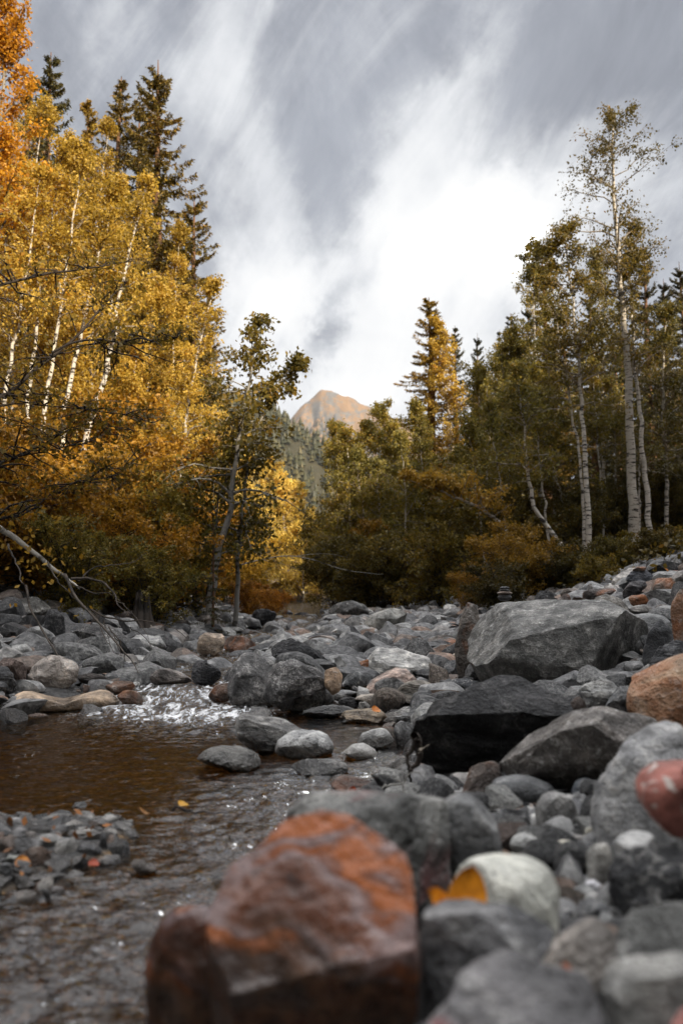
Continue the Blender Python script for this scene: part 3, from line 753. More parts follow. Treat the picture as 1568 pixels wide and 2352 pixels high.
# --- mid stream
rock('z9', 'marble', (.17, .165, .165), 6.35, .8, [(15, 800), (40, 680), (90, 590), (150, 490), (210, 450), (300, 465), (390, 510), (420, 600), (420, 780), (330, 840), (150, 850), (25, 835)], 'tall craggy pale veined boulder standing in midstream', 'the craggy midstream boulder', nf=10, amp=.07)
rock('z9', 'marble', (.12, .115, .115), 6.0, .65, [(265, 640), (300, 570), (380, 520), (480, 500), (600, 540), (700, 590), (725, 640), (720, 690), (620, 720), (500, 760), (480, 830), (330, 840), (285, 740)], 'dark knobbly boulder pressed against the side of the craggy midstream boulder', 'the dark knobbly boulder', nf=9, amp=.07)
rock('z9', 'marble', (.36, .25, .17), 5.95, .7, [(690, 610), (720, 565), (770, 555), (805, 600), (820, 660), (790, 710), (750, 720), (710, 690)], 'orange tan fractured stone at the end of the dark knobbly boulder', name='stone', ext=.4)
rock('z9', 'marble', (.15, .148, .15), None, .7, [(405, 840), (500, 730), (560, 690), (660, 675), (740, 720), (765, 780), (740, 830), (560, 850), (440, 865)], 'grey white veined rock in front of the dark knobbly boulder', 'the white veined rock', nf=9)
rock('z9', 'slate', (.022, .022, .025), 7.6, .5, [(320, 410), (440, 350), (500, 385), (600, 440), (780, 555), (700, 575), (560, 540), (400, 500), (325, 460)], 'black wedge shaped slab leaning behind the craggy midstream boulder', 'the black wedge slab', nf=5)
rock('z9', 'smooth', (.12, .125, .13), None, .7, [(650, 440), (740, 390), (880, 350), (960, 360), (1030, 400), (1020, 450), (900, 470), (740, 478)], 'lens shaped smooth grey boulder upstream of the black wedge slab', 'the lens shaped boulder', nf=3, amp=.03)
rock('z9', 'layer', (.33, .325, .315), None, .8, [(1000, 600), (1010, 480), (1050, 415), (1150, 425), (1430, 500), (1465, 560), (1420, 600), (1340, 635), (1200, 620), (1060, 615)], 'pale grey slab with a flat bright top in the middle of the rubble', 'the pale flat slab', nf=5, amp=.04)
rock('z9', 'layer', (.25, .19, .165), None, .8, [(930, 750), (1040, 630), (1180, 560), (1270, 560), (1340, 640), (1300, 720), (1180, 770), (1050, 770)], 'smooth pinkish stone with a pale stripe before the pale flat slab', 'the pinkish striped stone', nf=3, amp=.03)
rock('z9', 'layer', (.19, .17, .145), None, .8, [(1170, 750), (1230, 680), (1340, 645), (1440, 670), (1475, 740), (1460, 785), (1300, 815), (1190, 800)], 'rounded layered stone next to the pinkish striped stone', 'the rounded layered stone', nf=5)
rock('z9', 'slate', (.13, .135, .14), None, .7, [(530, 880), (580, 840), (780, 820), (905, 845), (800, 890), (700, 915), (560, 905)], 'low grey slab lying flat in the water below the white veined rock', nf=4)
rock('z9', 'layer', (.34, .27, .19), None, .7, [(800, 890), (860, 855), (1020, 845), (1110, 860), (1135, 900), (1060, 950), (900, 945)], 'banded tan slab with orange leaves at the water edge', 'the banded tan slab', nf=4)
rock('z9', 'layer', (.26, .23, .2), None, .7, [(895, 765), (960, 740), (1060, 745), (1165, 810), (1110, 845), (1000, 825)], 'beige grey stone below the pinkish striped stone', nf=6, name='stone')
rock('z9', 'smooth', G2, None, .7, [(750, 745), (800, 715), (900, 715), (935, 735), (880, 770), (790, 775)], 'flat dark stone between the orange tan stone and the pinkish striped stone', name='stone')
rock('z9', 'slate', (.05, .05, .055), None, .7, [(785, 800), (820, 765), (890, 760), (945, 790), (920, 835), (840, 840)], 'black stone beside the white veined rock', name='stone')
rock('z9', 'stone', G5, None, .7, [(925, 850), (935, 800), (980, 795), (1025, 840), (1000, 860)], 'small pale stone above the banded tan slab', name='stone')
rock('z9', 'marble', (.14, .145, .15), None, .8, [(815, 620), (900, 580), (1000, 600), (1020, 650), (960, 700), (880, 705), (830, 670)], 'squarish dark block with pale cracks left of the pinkish striped stone'.replace(' left of', ' beside'), 'the squarish cracked block', nf=9)
rock('z9', 'smooth', (.2, .2, .2), None, .6, [(715, 490), (800, 465), (920, 500), (920, 590), (830, 600), (760, 560)], 'wet amber based stone between the black wedge slab and the pale flat slab', name='stone')
rock('z9', 'rust', (.13, .08, .05), None, .6, [(925, 570), (940, 515), (1000, 500), (1005, 590), (950, 600)], 'wet rust brown stone against the pale flat slab', name='stone')
rock('z9', 'mottled', (.24, .235, .22), None, .8, [(960, 260), (1000, 200), (1130, 145), (1260, 150), (1268, 240), (1200, 300), (1110, 330), (1020, 325), (975, 295)], 'pale lichen covered boulder upstream in the rubble', 'the lichen covered boulder', nf=8)
rock('z9', 'mottled', (.12, .12, .12), None, .8, [(715, 170), (790, 110), (880, 90), (960, 120), (1005, 150), (990, 210), (880, 230), (770, 235)], 'dark mossy topped boulder below the far sunlit gap in the trees', 'the mossy topped boulder', nf=8)
rock('z9', 'slate', (.045, .046, .05), None, .8, [(170, 220), (200, 150), (290, 145), (350, 190), (360, 250), (270, 265), (190, 260)], 'black boulder at the water edge far upstream', 'the black upstream boulder', nf=7)
rock('z9', 'layer', G3, None, .8, [(1225, 375), (1260, 340), (1400, 300), (1480, 310), (1490, 350), (1380, 380), (1260, 410)], 'long grey slab with a light upper face below the lichen covered boulder', nf=5)
rock('z9', 'rust', (.12, .115, .11), None, .8, [(1350, 410), (1480, 360), (1568, 345), (1640, 380), (1650, 430), (1560, 450), (1400, 470)], 'dark slab with a brown top next to the huge mottled boulder', 'the dark brown topped slab', nf=6)
rock('z9', 'layer', G4, None, .8, [(1470, 280), (1500, 250), (1568, 245), (1620, 280), (1600, 330), (1500, 325)], 'bright grey blocky stone beside the brownish boulder', name='stone')
rock('z9', 'smooth', G3, None, .8, [(1235, 290), (1290, 262), (1360, 265), (1380, 295), (1300, 322)], 'smooth grey stone right by the lichen covered boulder'.replace(' right by', ' close to'), name='stone', nf=3)
rock('z9', 'rust', (.18, .09, .05), None, .8, [(1130, 340), (1180, 295), (1245, 300), (1250, 330), (1180, 350)], 'rusty orange stone at the foot of the lichen covered boulder', name='stone')
rock('z9', 'smooth', G1, None, .8, [(1120, 430), (1130, 370), (1190, 355), (1245, 400), (1250, 440), (1180, 440)], 'dark stone above the pale flat slab', name='stone')
rock('z9', 'stone', G4, None, .8, [(1260, 410), (1310, 388), (1350, 420), (1340, 455), (1270, 450)], 'light grey angular stone above the pale flat slab', name='stone')
rock('z6', 'smooth', G1, None, .8, [(465, 590), (475, 520), (540, 505), (550, 570), (530, 595)], 'upright blue grey block between the pale flat slab and the huge mottled boulder', name='stone')
rock('z6', 'marble', (.075, .08, .09), None, .8, [(490, 655), (510, 610), (600, 588), (632, 610), (625, 650), (540, 680)], 'blue black angular stone under the overhang of the huge mottled boulder', name='stone')
rock('z6', 'rust', (.25, .20, .15), None, .8, [(465, 520), (500, 492), (590, 470), (632, 500), (625, 545), (540, 560), (480, 545)], 'buff stone leaning on the foot of the huge mottled boulder', name='stone')
rock('z6', 'slate', G1, None, .8, [(430, 630), (445, 595), (500, 590), (520, 640), (470, 665)], 'dark stone behind the rounded layered stone', name='stone')
rock('z6', 'smooth', G4, None, .8, [(580, 655), (620, 632), (670, 640), (665, 668), (600, 672)], 'pale grey stone peeping over the top of the black slate slab', name='stone')
rock('z6', 'slate', G3, None, .6, [(200, 790), (250, 760), (400, 740), (435, 755), (360, 790), (290, 805)], 'thin grey slab behind the upper end of the black slate slab')
rock('z6', 'slate', (.09, .085, .08), None, .7, [(185, 790), (250, 755), (300, 750), (300, 800), (230, 815)], 'dark reddish slab just above the banded tan slab', name='stone')
rock('z6', 'mottled', (.27, .27, .265), None, .8, [(70, 880), (110, 825), (190, 820), (235, 850), (240, 890), (150, 915)], 'pale grey stone in shallow water beside the black slate slab', 'the pale stone in the shallows', nf=6, name='stone')
rock('z6', 'smooth', (.32, .32, .315), None, .8, [(5, 930), (50, 895), (100, 888), (150, 915), (168, 945), (80, 960)], 'whitish dome shaped stone low in the water', nf=2, amp=.02, name='stone')
rock('z6', 'rust', (.17, .15, .11), None, .8, [(175, 830), (200, 810), (240, 818), (243, 850), (200, 848)], 'small olive brown stone behind the pale stone in the shallows', name='stone')
# --- pool stones
rock('z5', 'layer', (.20, .195, .19), None, .7, [(1078, 690), (1095, 640), (1180, 635), (1300, 660), (1430, 705), (1440, 760), (1260, 810), (1200, 825), (1100, 795)], 'grey slab with a pale broken end rising from the pool', 'the slab with a pale end', nf=10)
rock('z5', 'mottled', (.34, .34, .34), None, .8, [(1260, 790), (1275, 750), (1330, 720), (1420, 710), (1500, 725), (1535, 770), (1520, 815), (1450, 840), (1330, 845), (1275, 825)], 'rounded whitish grey stone standing in the pool', 'the whitish pool stone', nf=7)
rock('z5', 'smooth', (.17, .165, .155), None, .8, [(900, 850), (940, 810), (1000, 790), (1100, 795), (1180, 815), (1200, 855), (1180, 890), (1050, 900), (930, 890)], 'rounded brown grey stone in the pool before the slab with a pale end', 'the brown grey pool stone', nf=5)
rock('z5', 'mottled', G3, None, .7, [(1330, 885), (1400, 850), (1500, 845), (1590, 870), (1600, 905), (1500, 920), (1380, 905)], 'low wet grey rock with a mossy end breaking the water', nf=6)
rock('z5', 'rust', (.08, .075, .075), None, .7, [(1510, 960), (1560, 925), (1720, 940), (1790, 980), (1740, 1010), (1560, 1005)], 'flat dark rock by the red leaves near the driftwood root', nf=4)
# --- sunny side stones
rock('z5', 'marble', (.32, .28, .25), None, .8, [(125, 480), (140, 390), (200, 370), (300, 385), (345, 450), (362, 530), (250, 545), (130, 525)], 'faceted white and brown block standing on the long tan slab', 'the faceted white block', nf=14, amp=.06)
rock('z5', 'smooth', (.30, .225, .16), None, .55, [(20, 600), (90, 540), (160, 535), (220, 560), (300, 575), (400, 550), (460, 520), (510, 535), (560, 580), (520, 605), (380, 615), (200, 622), (40, 622)], 'long smooth tan slab lying at the far edge of the pool', 'the long tan slab', nf=2, amp=.03)
rock('z5', 'rust', (.15, .085, .05), None, .7, [(535, 560), (580, 530), (630, 535), (660, 570), (655, 592), (580, 595)], 'wet rust brown stone at the end of the long tan slab', name='stone', nf=5)
rock('z5', 'rust', (.11, .07, .05), None, .7, [(480, 520), (520, 490), (600, 495), (625, 520), (560, 550), (510, 545)], 'wet dark red stone above the long tan slab', name='stone')
rock('z5', 'slate', (.07, .06, .055), None, .6, [(355, 480), (370, 450), (450, 460), (515, 490), (500, 520), (400, 525)], 'dark brown plank like stone behind the faceted white block', name='stone')
rock('z5', 'layer', (.16, .14, .13), None, .7, [(688, 480), (710, 430), (780, 435), (880, 475), (890, 495), (760, 505), (700, 500)], 'grey and rust stone splitting the rapids', 'the stone splitting the rapids', nf=8)
rock('z5', 'slate', (.045, .045, .05), None, .5, [(878, 480), (885, 395), (915, 390), (940, 430), (985, 450), (1020, 490), (960, 505), (900, 500)], 'black twin pointed slate upright in the rapids', 'the twin pointed slate', nf=6)
rock('z5', 'rust', (.09, .055, .04), None, .7, [(955, 570), (985, 520), (1040, 495), (1075, 520), (1060, 570), (1000, 585)], 'wet brown stone at the foot of the craggy midstream boulder', name='stone')
rock('z5', 'mottled', (.085, .083, .085), None, .8, [(330, 290), (350, 245), (430, 225), (530, 230), (600, 290), (600, 330), (520, 350), (380, 345)], 'big dark rounded boulder under the hanging bare branches', 'the big dark boulder', nf=5)
rock('z5', 'marble', (.30, .30, .30), None, .8, [(570, 320), (600, 285), (680, 275), (750, 290), (770, 330), (690, 355), (610, 345)], 'bright cracked rock beside the big dark boulder', nf=7)
rock('z5', 'slate', (.085, .088, .098), None, .7, [(405, 420), (440, 375), (520, 380), (600, 405), (655, 430), (590, 455), (430, 445)], 'long dark slab sloping to the water below the big dark boulder', nf=4)
rock('z5', 'layer', (.28, .22, .17), None, .8, [(905, 320), (925, 275), (1020, 265), (1035, 290), (1020, 350), (960, 372), (905, 360)], 'tan square block at the edge of the rapids', 'the tan square block', nf=9)
rock('z5', 'rust', (.14, .09, .07), None, .8, [(1025, 320), (1050, 280), (1110, 285), (1170, 310), (1175, 350), (1100, 358), (1040, 345)], 'reddish brown stone adjoining the tan square block', nf=6)
rock('z5', 'smooth', G4, None, .8, [(960, 265), (1000, 240), (1060, 242), (1088, 268), (1050, 285), (980, 282)], 'smooth light grey stone upstream of the tan square block', nf=2, name='stone')
rock('z5', 'smooth', G5, None, .8, [(1022, 235), (1060, 215), (1120, 215), (1142, 240), (1080, 250)], 'oval pale stone on the far gravel', nf=1, name='stone')
rock('z5', 'smooth', G3, None, .8, [(1110, 215), (1150, 195), (1190, 210), (1208, 245), (1150, 250)], 'grey stone beside the oval pale stone', nf=3, name='stone')
rock('z5', 'mottled', (.19, .188, .18), None, .8, [(485, 160), (505, 110), (535, 88), (590, 105), (650, 140), (700, 185), (640, 205), (520, 195)], 'peaked grey boulder below the rotten stump', 'the peaked grey boulder', nf=6)
rock('z5', 'rust', (.12, .095, .085), None, .8, [(500, 210), (530, 175), (600, 165), (660, 185), (660, 245), (590, 255), (530, 245)], 'reddish dark rock in front of the peaked grey boulder', nf=7)
rock('z5', 'mottled', (.13, .125, .115), None, .8, [(10, 190), (50, 140), (130, 100), (190, 100), (235, 140), (225, 180), (130, 205), (20, 210)], 'broad shadowed boulder with moss at the foot of the thicket', 'the mossy bank boulder', nf=5)
rock('z5', 'smooth', (.06, .06, .065), None, .8, [(205, 230), (215, 165), (255, 155), (290, 195), (308, 300), (240, 310)], 'upright dark stone beside the mossy bank boulder', nf=4)
rock('z5', 'mottled', (.27, .27, .27), None, .8, [(105, 290), (130, 245), (190, 232), (245, 265), (268, 310), (220, 348), (140, 345)], 'pale rough boulder under the upright dark stone', 'the pale rough boulder', nf=7)
rock('z5', 'rust', (.17, .135, .11), None, .8, [(25, 300), (60, 282), (120, 290), (115, 315), (50, 318)], 'flat tan stone beside the pale rough boulder', name='stone')
rock('z5', 'stone', G4, None, .8, [(35, 360), (60, 325), (120, 318), (155, 350), (140, 385), (70, 392)], 'small pale boulder above the faceted white block', nf=5, name='stone')
rock('z5', 'slate', (.05, .05, .053), None, .8, [(-60, 480), (-20, 420), (40, 440), (80, 510), (60, 545), (-40, 550)], 'black layered rock at the frame edge beside the faceted white block', nf=6)
rock('z5', 'slate', (.05, .05, .052), None, .8, [(-40, 280), (-10, 235), (50, 250), (75, 275), (40, 298)], 'dark flat rock at the frame edge below the mossy bank boulder', name='stone')
# --- close to the lens
rock('z8', 'stained', (.165, .165, .158), 1.85, .7, [(-250, 140), (-150, 90), (0, 75), (200, 70), (420, 65), (480, 90), (500, 200), (480, 330), (340, 480), (150, 500), (-100, 320), (-260, 190)], 'blurred broad grey rock with a red stain behind the red banded rock', 'the broad grey rock', nf=5, amp=.04, base=.0)
rock('z8', 'smooth', (.16, .162, .165), 1.9, .7, [(440, 100), (560, 80), (640, 120), (700, 200), (770, 370), (690, 410), (560, 440), (480, 300)], 'blurred grey shoulder of rock split by a cleft from the broad grey rock', nf=5, amp=.03, base=.05)
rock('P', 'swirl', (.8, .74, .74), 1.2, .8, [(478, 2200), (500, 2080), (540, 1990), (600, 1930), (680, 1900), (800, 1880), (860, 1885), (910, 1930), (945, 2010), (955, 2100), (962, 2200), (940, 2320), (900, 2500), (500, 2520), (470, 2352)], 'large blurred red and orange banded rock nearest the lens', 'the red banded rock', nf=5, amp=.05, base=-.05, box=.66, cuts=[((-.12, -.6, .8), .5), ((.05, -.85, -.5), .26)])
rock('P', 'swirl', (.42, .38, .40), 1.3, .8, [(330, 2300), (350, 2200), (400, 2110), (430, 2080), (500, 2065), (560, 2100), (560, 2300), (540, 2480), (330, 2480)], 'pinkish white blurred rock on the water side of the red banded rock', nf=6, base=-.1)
rock('z8', 'smooth', (.42, .42, .38), 1.5, .85, [(480, 560), (540, 460), (610, 395), (720, 370), (860, 380), (950, 430), (1000, 520), (990, 610), (940, 660), (700, 680), (560, 660)], 'big egg shaped whitish stone with the orange leaf against it', 'the whitish egg stone', 'stone', nf=1, amp=.02, box=.75, base=.15)
rock('z8', 'smooth', (.135, .135, .142), 1.24, .8, [(340, 830), (400, 700), (480, 670), (640, 630), (850, 565), (930, 620), (990, 720), (960, 780), (830, 860), (560, 950), (420, 930)], 'dark grey rounded rock lying below the orange leaf', 'the dark rock below the leaf', nf=4, amp=.04, base=.15)
rock('z8', 'stained', (.14, .135, .14), 1.02, .8, [(240, 1100), (460, 1050), (500, 960), (600, 900), (760, 880), (960, 930), (1130, 950), (1200, 1080), (1240, 1160), (1100, 1300), (300, 1300)], 'blurred grey rock with a pink stain at the bottom frame edge', 'the pink stained rock', nf=5, base=.1)
rock('z8', 'smooth', (.20, .18, .165), 1.3, .8, [(880, 890), (960, 790), (1060, 710), (1180, 670), (1260, 740), (1280, 850), (1180, 900), (1000, 910)], 'brownish grey blurred stone beside the dark rock below the leaf', nf=4, base=.2)
rock('z8', 'mottled', (.15, .15, .145), 1.28, .8, [(1230, 720), (1280, 640), (1400, 615), (1600, 600), (1680, 700), (1640, 850), (1400, 830), (1260, 790)], 'blurred grey rock at the frame edge above the white striped rock', nf=4, base=.2)
rock('z8', 'marble', (.23, .225, .215), 1.05, .8, [(1180, 920), (1220, 880), (1400, 825), (1540, 830), (1640, 900), (1660, 1200), (1500, 1160), (1280, 1060)], 'blurred grey rock crossed by a pale stripe in the bottom corner', 'the white striped rock', nf=6, base=.15)
rock('z8', 'mottled', (.055, .056, .06), 1.62, .8, [(1220, 520), (1260, 430), (1330, 370), (1450, 350), (1640, 320), (1680, 500), (1600, 600), (1400, 610), (1280, 590)], 'rough black rock under the red spotted stone', 'the rough black rock', nf=8, amp=.08, base=.15)
rock('z8', 'smooth', (.27, .27, .27), 1.72, .8, [(1245, 340), (1290, 280), (1360, 265), (1430, 290), (1440, 370), (1380, 420), (1270, 410)], 'light grey rounded stone lying on the rough black rock', nf=4, name='stone')
rock('z8', 'marble', (.30, .29, .27), 1.85, .8, [(1120, 350), (1160, 320), (1220, 310), (1250, 380), (1240, 460), (1180, 490), (1130, 410)], 'pale blotchy stone beside the rough black rock', nf=6, name='stone', base=.1)
rock('z8', 'smooth', (.29, .275, .235), None, .8, [(930, 345), (950, 310), (1020, 300), (1100, 318), (1118, 360), (1080, 395), (1000, 402), (950, 385)], 'oblong beige pebble on the dark gravel', 'the oblong beige pebble', 'pebble', nf=3)
rock('z8', 'mottled', (.27, .27, .265), None, .8, [(770, 330), (790, 280), (840, 265), (890, 290), (908, 340), (880, 392), (800, 388)], 'pale grey stone between the beige pebble and the cleft rock', name='stone', nf=5)
rock('z8', 'smooth', (.25, .25, .27), None, .8, [(1098, 525), (1120, 490), (1160, 480), (1195, 505), (1190, 540), (1120, 548)], 'small lilac grey pebble on the dark gravel', name='pebble', nf=2)
rock('z8', 'smooth', G1, None, .8, [(1070, 610), (1120, 575), (1200, 570), (1260, 610), (1230, 660), (1130, 680), (1080, 650)], 'dark oval stone beneath the rough black rock', name='stone', nf=3)
rock('z8', 'marble', G1, None, .8, [(985, 660), (1010, 625), (1060, 620), (1085, 660), (1060, 692), (1005, 695)], 'dark stone with white flecks beside the whitish egg stone', name='stone', nf=5)
rock('z8', 'smooth', (.28, .265, .22), None, .8, [(1108, 290), (1120, 250), (1160, 238), (1200, 270), (1190, 300), (1140, 312)], 'cream pebble next to the pale blotchy rock', name='pebble', nf=3)
rock('z8', 'redspot', (.36, .16, .14), .98, .8, [(1490, 1150), (1520, 1090), (1600, 1070), (1680, 1090), (1680, 1250), (1520, 1250)], 'red stone just showing in the bottom corner', name='stone', nf=3)
# --- gravel bar in the pool
rock('z7', 'slate', (.13, .135, .145), None, .5, [(450, 345), (462, 300), (470, 258), (485, 285), (500, 345), (480, 352)], 'pointed grey shard standing on the gravel bar', name='stone', nf=6)
rock('z7', 'smooth', (.17, .175, .19), None, .7, [(345, 345), (365, 315), (410, 308), (465, 335), (470, 358), (420, 366), (370, 360)], 'smooth oval grey pebble beside the pointed shard', name='pebble', nf=1)
rock('z7', 'layer', (.19, .165, .15), None, .7, [(595, 405), (625, 388), (680, 395), (722, 435), (715, 460), (650, 455)], 'brownish stone at the lower end of the gravel bar', name='stone', nf=4)
rock('z7', 'smooth', (.21, .22, .235), None, .7, [(258, 320), (270, 295), (310, 288), (355, 315), (345, 336), (290, 335)], 'bluish pale pebble below the yellow leaf', name='pebble', nf=2)
rock('z7', 'smooth', (.2, .2, .22), None, .7, [(135, 350), (150, 335), (200, 335), (220, 350), (210, 372), (160, 370)], 'flat grey pebble near the orange leaf on the bar', name='pebble', nf=2)
rock('z7', 'mottled', (.2, .2, .21), None, .7, [(462, 400), (475, 372), (520, 368), (560, 390), (550, 418), (490, 422)], 'speckled pebble in the middle of the gravel bar', name='pebble', nf=4)
rock('z7', 'smooth', (.18, .17, .175), None, .7, [(232, 530), (245, 512), (290, 512), (302, 540), (275, 562), (240, 556)], 'lilac brown pebble at the lower edge of the gravel bar', name='pebble', nf=3)
rock('z7', 'smooth', (.13, .14, .15), None, .7, [(-5, 435), (10, 405), (45, 405), (66, 440), (50, 468), (10, 470)], 'dark blue pebble at the frame edge on the gravel bar', name='pebble', nf=3)
rock('z7', 'smooth', (.24, .26, .245), None, .7, [(25, 390), (40, 370), (90, 372), (100, 395), (70, 405)], 'greenish pale flat pebble on the gravel bar', name='pebble', nf=1)
rock('z7', 'layer', (.17, .14, .125), None, .7, [(495, 215), (510, 178), (555, 185), (575, 215), (545, 232), (505, 232)], 'reddish round pebble at the top of the gravel bar', name='pebble', nf=2)
rock('z7', 'smooth', (.3, .33, .31), None, .6, [(462, 220), (480, 185), (510, 168), (512, 195), (495, 225)], 'pale green leaning pebble at the top of the gravel bar', name='pebble', nf=3)
rock('z7', 'smooth', G4, None, .7, [(530, 240), (560, 215), (612, 205), (615, 225), (570, 246)], 'light elongated pebble near the sticks on the bar', name='pebble', nf=2)
rock('z7', 'smooth', G4, None, .7, [(345, 262), (360, 243), (400, 238), (412, 255), (385, 276), (355, 278)], 'bright oval pebble on the upper gravel bar', name='pebble', nf=2)
rock('z7', 'smooth', G2, None, .7, [(205, 560), (190, 525), (225, 522), (235, 560), (225, 590)], 'dark round pebble near the bar edge', name='pebble', nf=3)
rock('z7', 'smooth', G3, None, .7, [(330, 145), (345, 125), (390, 122), (404, 140), (370, 152)], 'lone grey pebble in the pool beyond the gravel bar', name='pebble', nf=2)
# --- the cairn
for i, (yy, hw, hh, lb, cc) in enumerate([(1370, 17, 6, 'flat bottom stone of the little cairn behind the huge boulder', G3), (1363, 19, 5, 'second flat stone of the cairn, wider than the rest', (.2, .15, .12)),
                                (1357, 14, 4, 'third stone of the little cairn, just under the cap', G3), (1351, 12, 4, 'small dark cap stone on top of the little cairn', G1)]):
    rock('P', 'smooth', cc, 7.2, .9, [(1158 - hw, yy), (1158 - hw * .6, yy - hh), (1158 + hw * .6, yy - hh), (1158 + hw, yy), (1158 + hw * .6, yy + hh * .7), (1158 - hw * .6, yy + hh * .7)], lb, name='stone', nf=1, amp=.03, ext=0 if i else 1.2)

# ---- scattered stones
def stone_templates():
    T = []
    for k in range(12):
        ang = (0, 1, 2, 1, 2, 1, 0, 1, 2, 1, 2, 1)[k]                                   # 0 rounded, 1 angular, 2 flat
        an = np.linspace(0, 2 * math.pi, 160, endpoint=False)
        R = .5 * (1 + .12 * np.sin(2 * an + k) + .06 * np.sin(3 * an + 2 * k))
        V, Fc = shape_rock(R, 0, .42 + .1 * (k % 2), 3, 900 + 13 * k, (6, 12, 8)[ang], (.045, .05, .045)[ang], .4 if ang == 2 else 0, .75 if ang == 0 else .5)
        V = V * np.array([1, 1, (.72, .8, .42)[ang]])
        T.append((V, Fc, ang))
    return T
TPL = stone_templates()
def scatter():
    cand = []
    n = 150000
    Y = np.exp(RG.uniform(math.log(1.05), math.log(26), n))
    X = RG.uniform(0, 1, n) * (Y * .98 + 2.3) - (Y * .49 + .7)
    S = Y * np.exp(math.log(.0052) + RG.random(n) ** 2.7 * math.log(.055 / .0052))
    S = np.minimum(S, .40)
    z = terr(X, Y)
    w = W(Y)
    depth = w - z
    keep = depth < .5 * S * .7
    keep &= ~((depth > .02) & (RG.random(n) > .10))
    keep &= (z < 1.75) & ~((X < -3.2 - .03 * Y) & (z > .95))
    fl = RG.random(n) < np.clip((Y - 12) / 14, 0, .8)
    keep &= ~fl
    bar = (X < -.55) & (Y < 3.2)
    S = np.where(bar, np.minimum(S * .75, .085), S)
    order = np.argsort(-S)
    grid = {}
    out = []
    hx = np.array([(h[0], h[1], h[2]) for h in HERO])
    for i in order:
        if not keep[i]: continue
        s = S[i]; x, y = X[i], Y[i]
        if (((hx[:, 0] - x)**2 + (hx[:, 1] - y)**2) < (hx[:, 2] * .72 + .2 * s)**2).any(): continue
        ok = True
        lim = .40
        for lv in (.64, .32, .16, .08, .04, .02):
            if lv * 2 < s * .9 and lv < .02: break
            gx0, gy0 = int(x // lv), int(y // lv)
            for a in (-1, 0, 1):
                for b in (-1, 0, 1):
                    for (X2, Y2, s2) in grid.get((lv, gx0 + a, gy0 + b), ()):
                        if (X2 - x)**2 + (Y2 - y)**2 < (.34 * (s + s2))**2: ok = False; break
                    if not ok: break
                if not ok: break
            if not ok: break
        if not ok: continue
        lv = next((l for l in (.02, .04, .08, .16, .32, .64) if s <= l), .64)
        grid.setdefault((lv, int(x // lv), int(y // lv)), []).append((x, y, s))
        out.append((x, y, s, z[i]))
    return out
SCAT = scatter()
print('scatter', len(SCAT), 'heroes', len(HERO))
SCAT.sort(key=lambda s: -s[2] / s[1] + (9 if abs(s[0]) > .43 * s[1] + s[2] * .3 else 0))
PAL = [('dark grey', (.06, .061, .065)), ('grey', (.125, .126, .13)), ('mid grey', (.20, .20, .2)), ('pale grey', (.45, .45, .44)), ('brown', (.12, .09, .068)), ('reddish', (.14, .09, .072)), ('black', (.028, .029, .031))]
PW = [.27, .25, .15, .12, .07, .03, .11]
SHN = ['rounded', 'angular', 'flat']
TM = [mk_mesh('stone', V, Fc, M['stone']) for V, Fc, _ in TPL]
for m_ in TM: m_.set_sharp_from_angle(angle=rad(24))
NIND = 175
made = []
for q, (x, y, s, z) in enumerate(SCAT[:NIND]):
    k = RG.integers(12); c = RG.choice(len(PAL), p=PW)
    if q < 12:
        o = link('stone', TM[q]); k = q
    else:
        o = INDP[k].copy(); COL.objects.link(o)
    if q == 0: INDP = {}
    if q < 12: INDP[q] = o
    hgt = (.72, .8, .42)[TPL[k][2]]
    o.location = (x, y, max(z, W(y) - .1) + s * hgt * .22)
    o.rotation_euler = (RG.normal() * .22, RG.normal() * .22, RG.uniform(0, 6.28))
    o.scale = (s * RG.uniform(1, 1.35), s * RG.uniform(.8, 1.1), s * RG.uniform(.8, 1.15))
    cc = np.array(PAL[c][1]) * RG.uniform(.85, 1.15)
    o.color = (*cc, 1)
    nk = [h for h in HERO if not h[3].startswith('x')]
    d = [((h[0] - x)**2 + (h[1] - y)**2) / (h[2] + .15)**2 for h in HERO if h[3].startswith('the ')]
    near = [h[3] for h in HERO if h[3].startswith('the ')][int(np.argmin(d))]
    made.append([f'{PAL[c][0]} {SHN[TPL[k][2]]} stone near {near}', s / y, o])
by = {}
for lb, s, o in made: by.setdefault(lb, []).append((s, o))
for lb, L_ in by.items():
    L_.sort(key=lambda t: -t[0])
    col_, rest = lb.split(' stone near ')
    for j, (s, o) in enumerate(L_):
        if len(L_) == 1: t_ = lb
        elif len(L_) == 2: t_ = f"{('larger', 'smaller')[j]} of two {col_} stones near {rest}"
        else: t_ = f"{('largest', 'second largest', 'third largest', 'fourth largest', 'fifth largest')[min(j, 4)]} of the {col_} stones near {rest}" if j < 5 else f"one of the smaller {col_} stones near {rest}"
        if len(t_.split()) > 16: t_ = t_.replace('largest of the', 'largest').replace(' stones near', ' stone by')
        if len(t_.split()) > 16: print('LONG', t_)
        tag(o, t_, 'stone', 'loose stones of the stream bed')

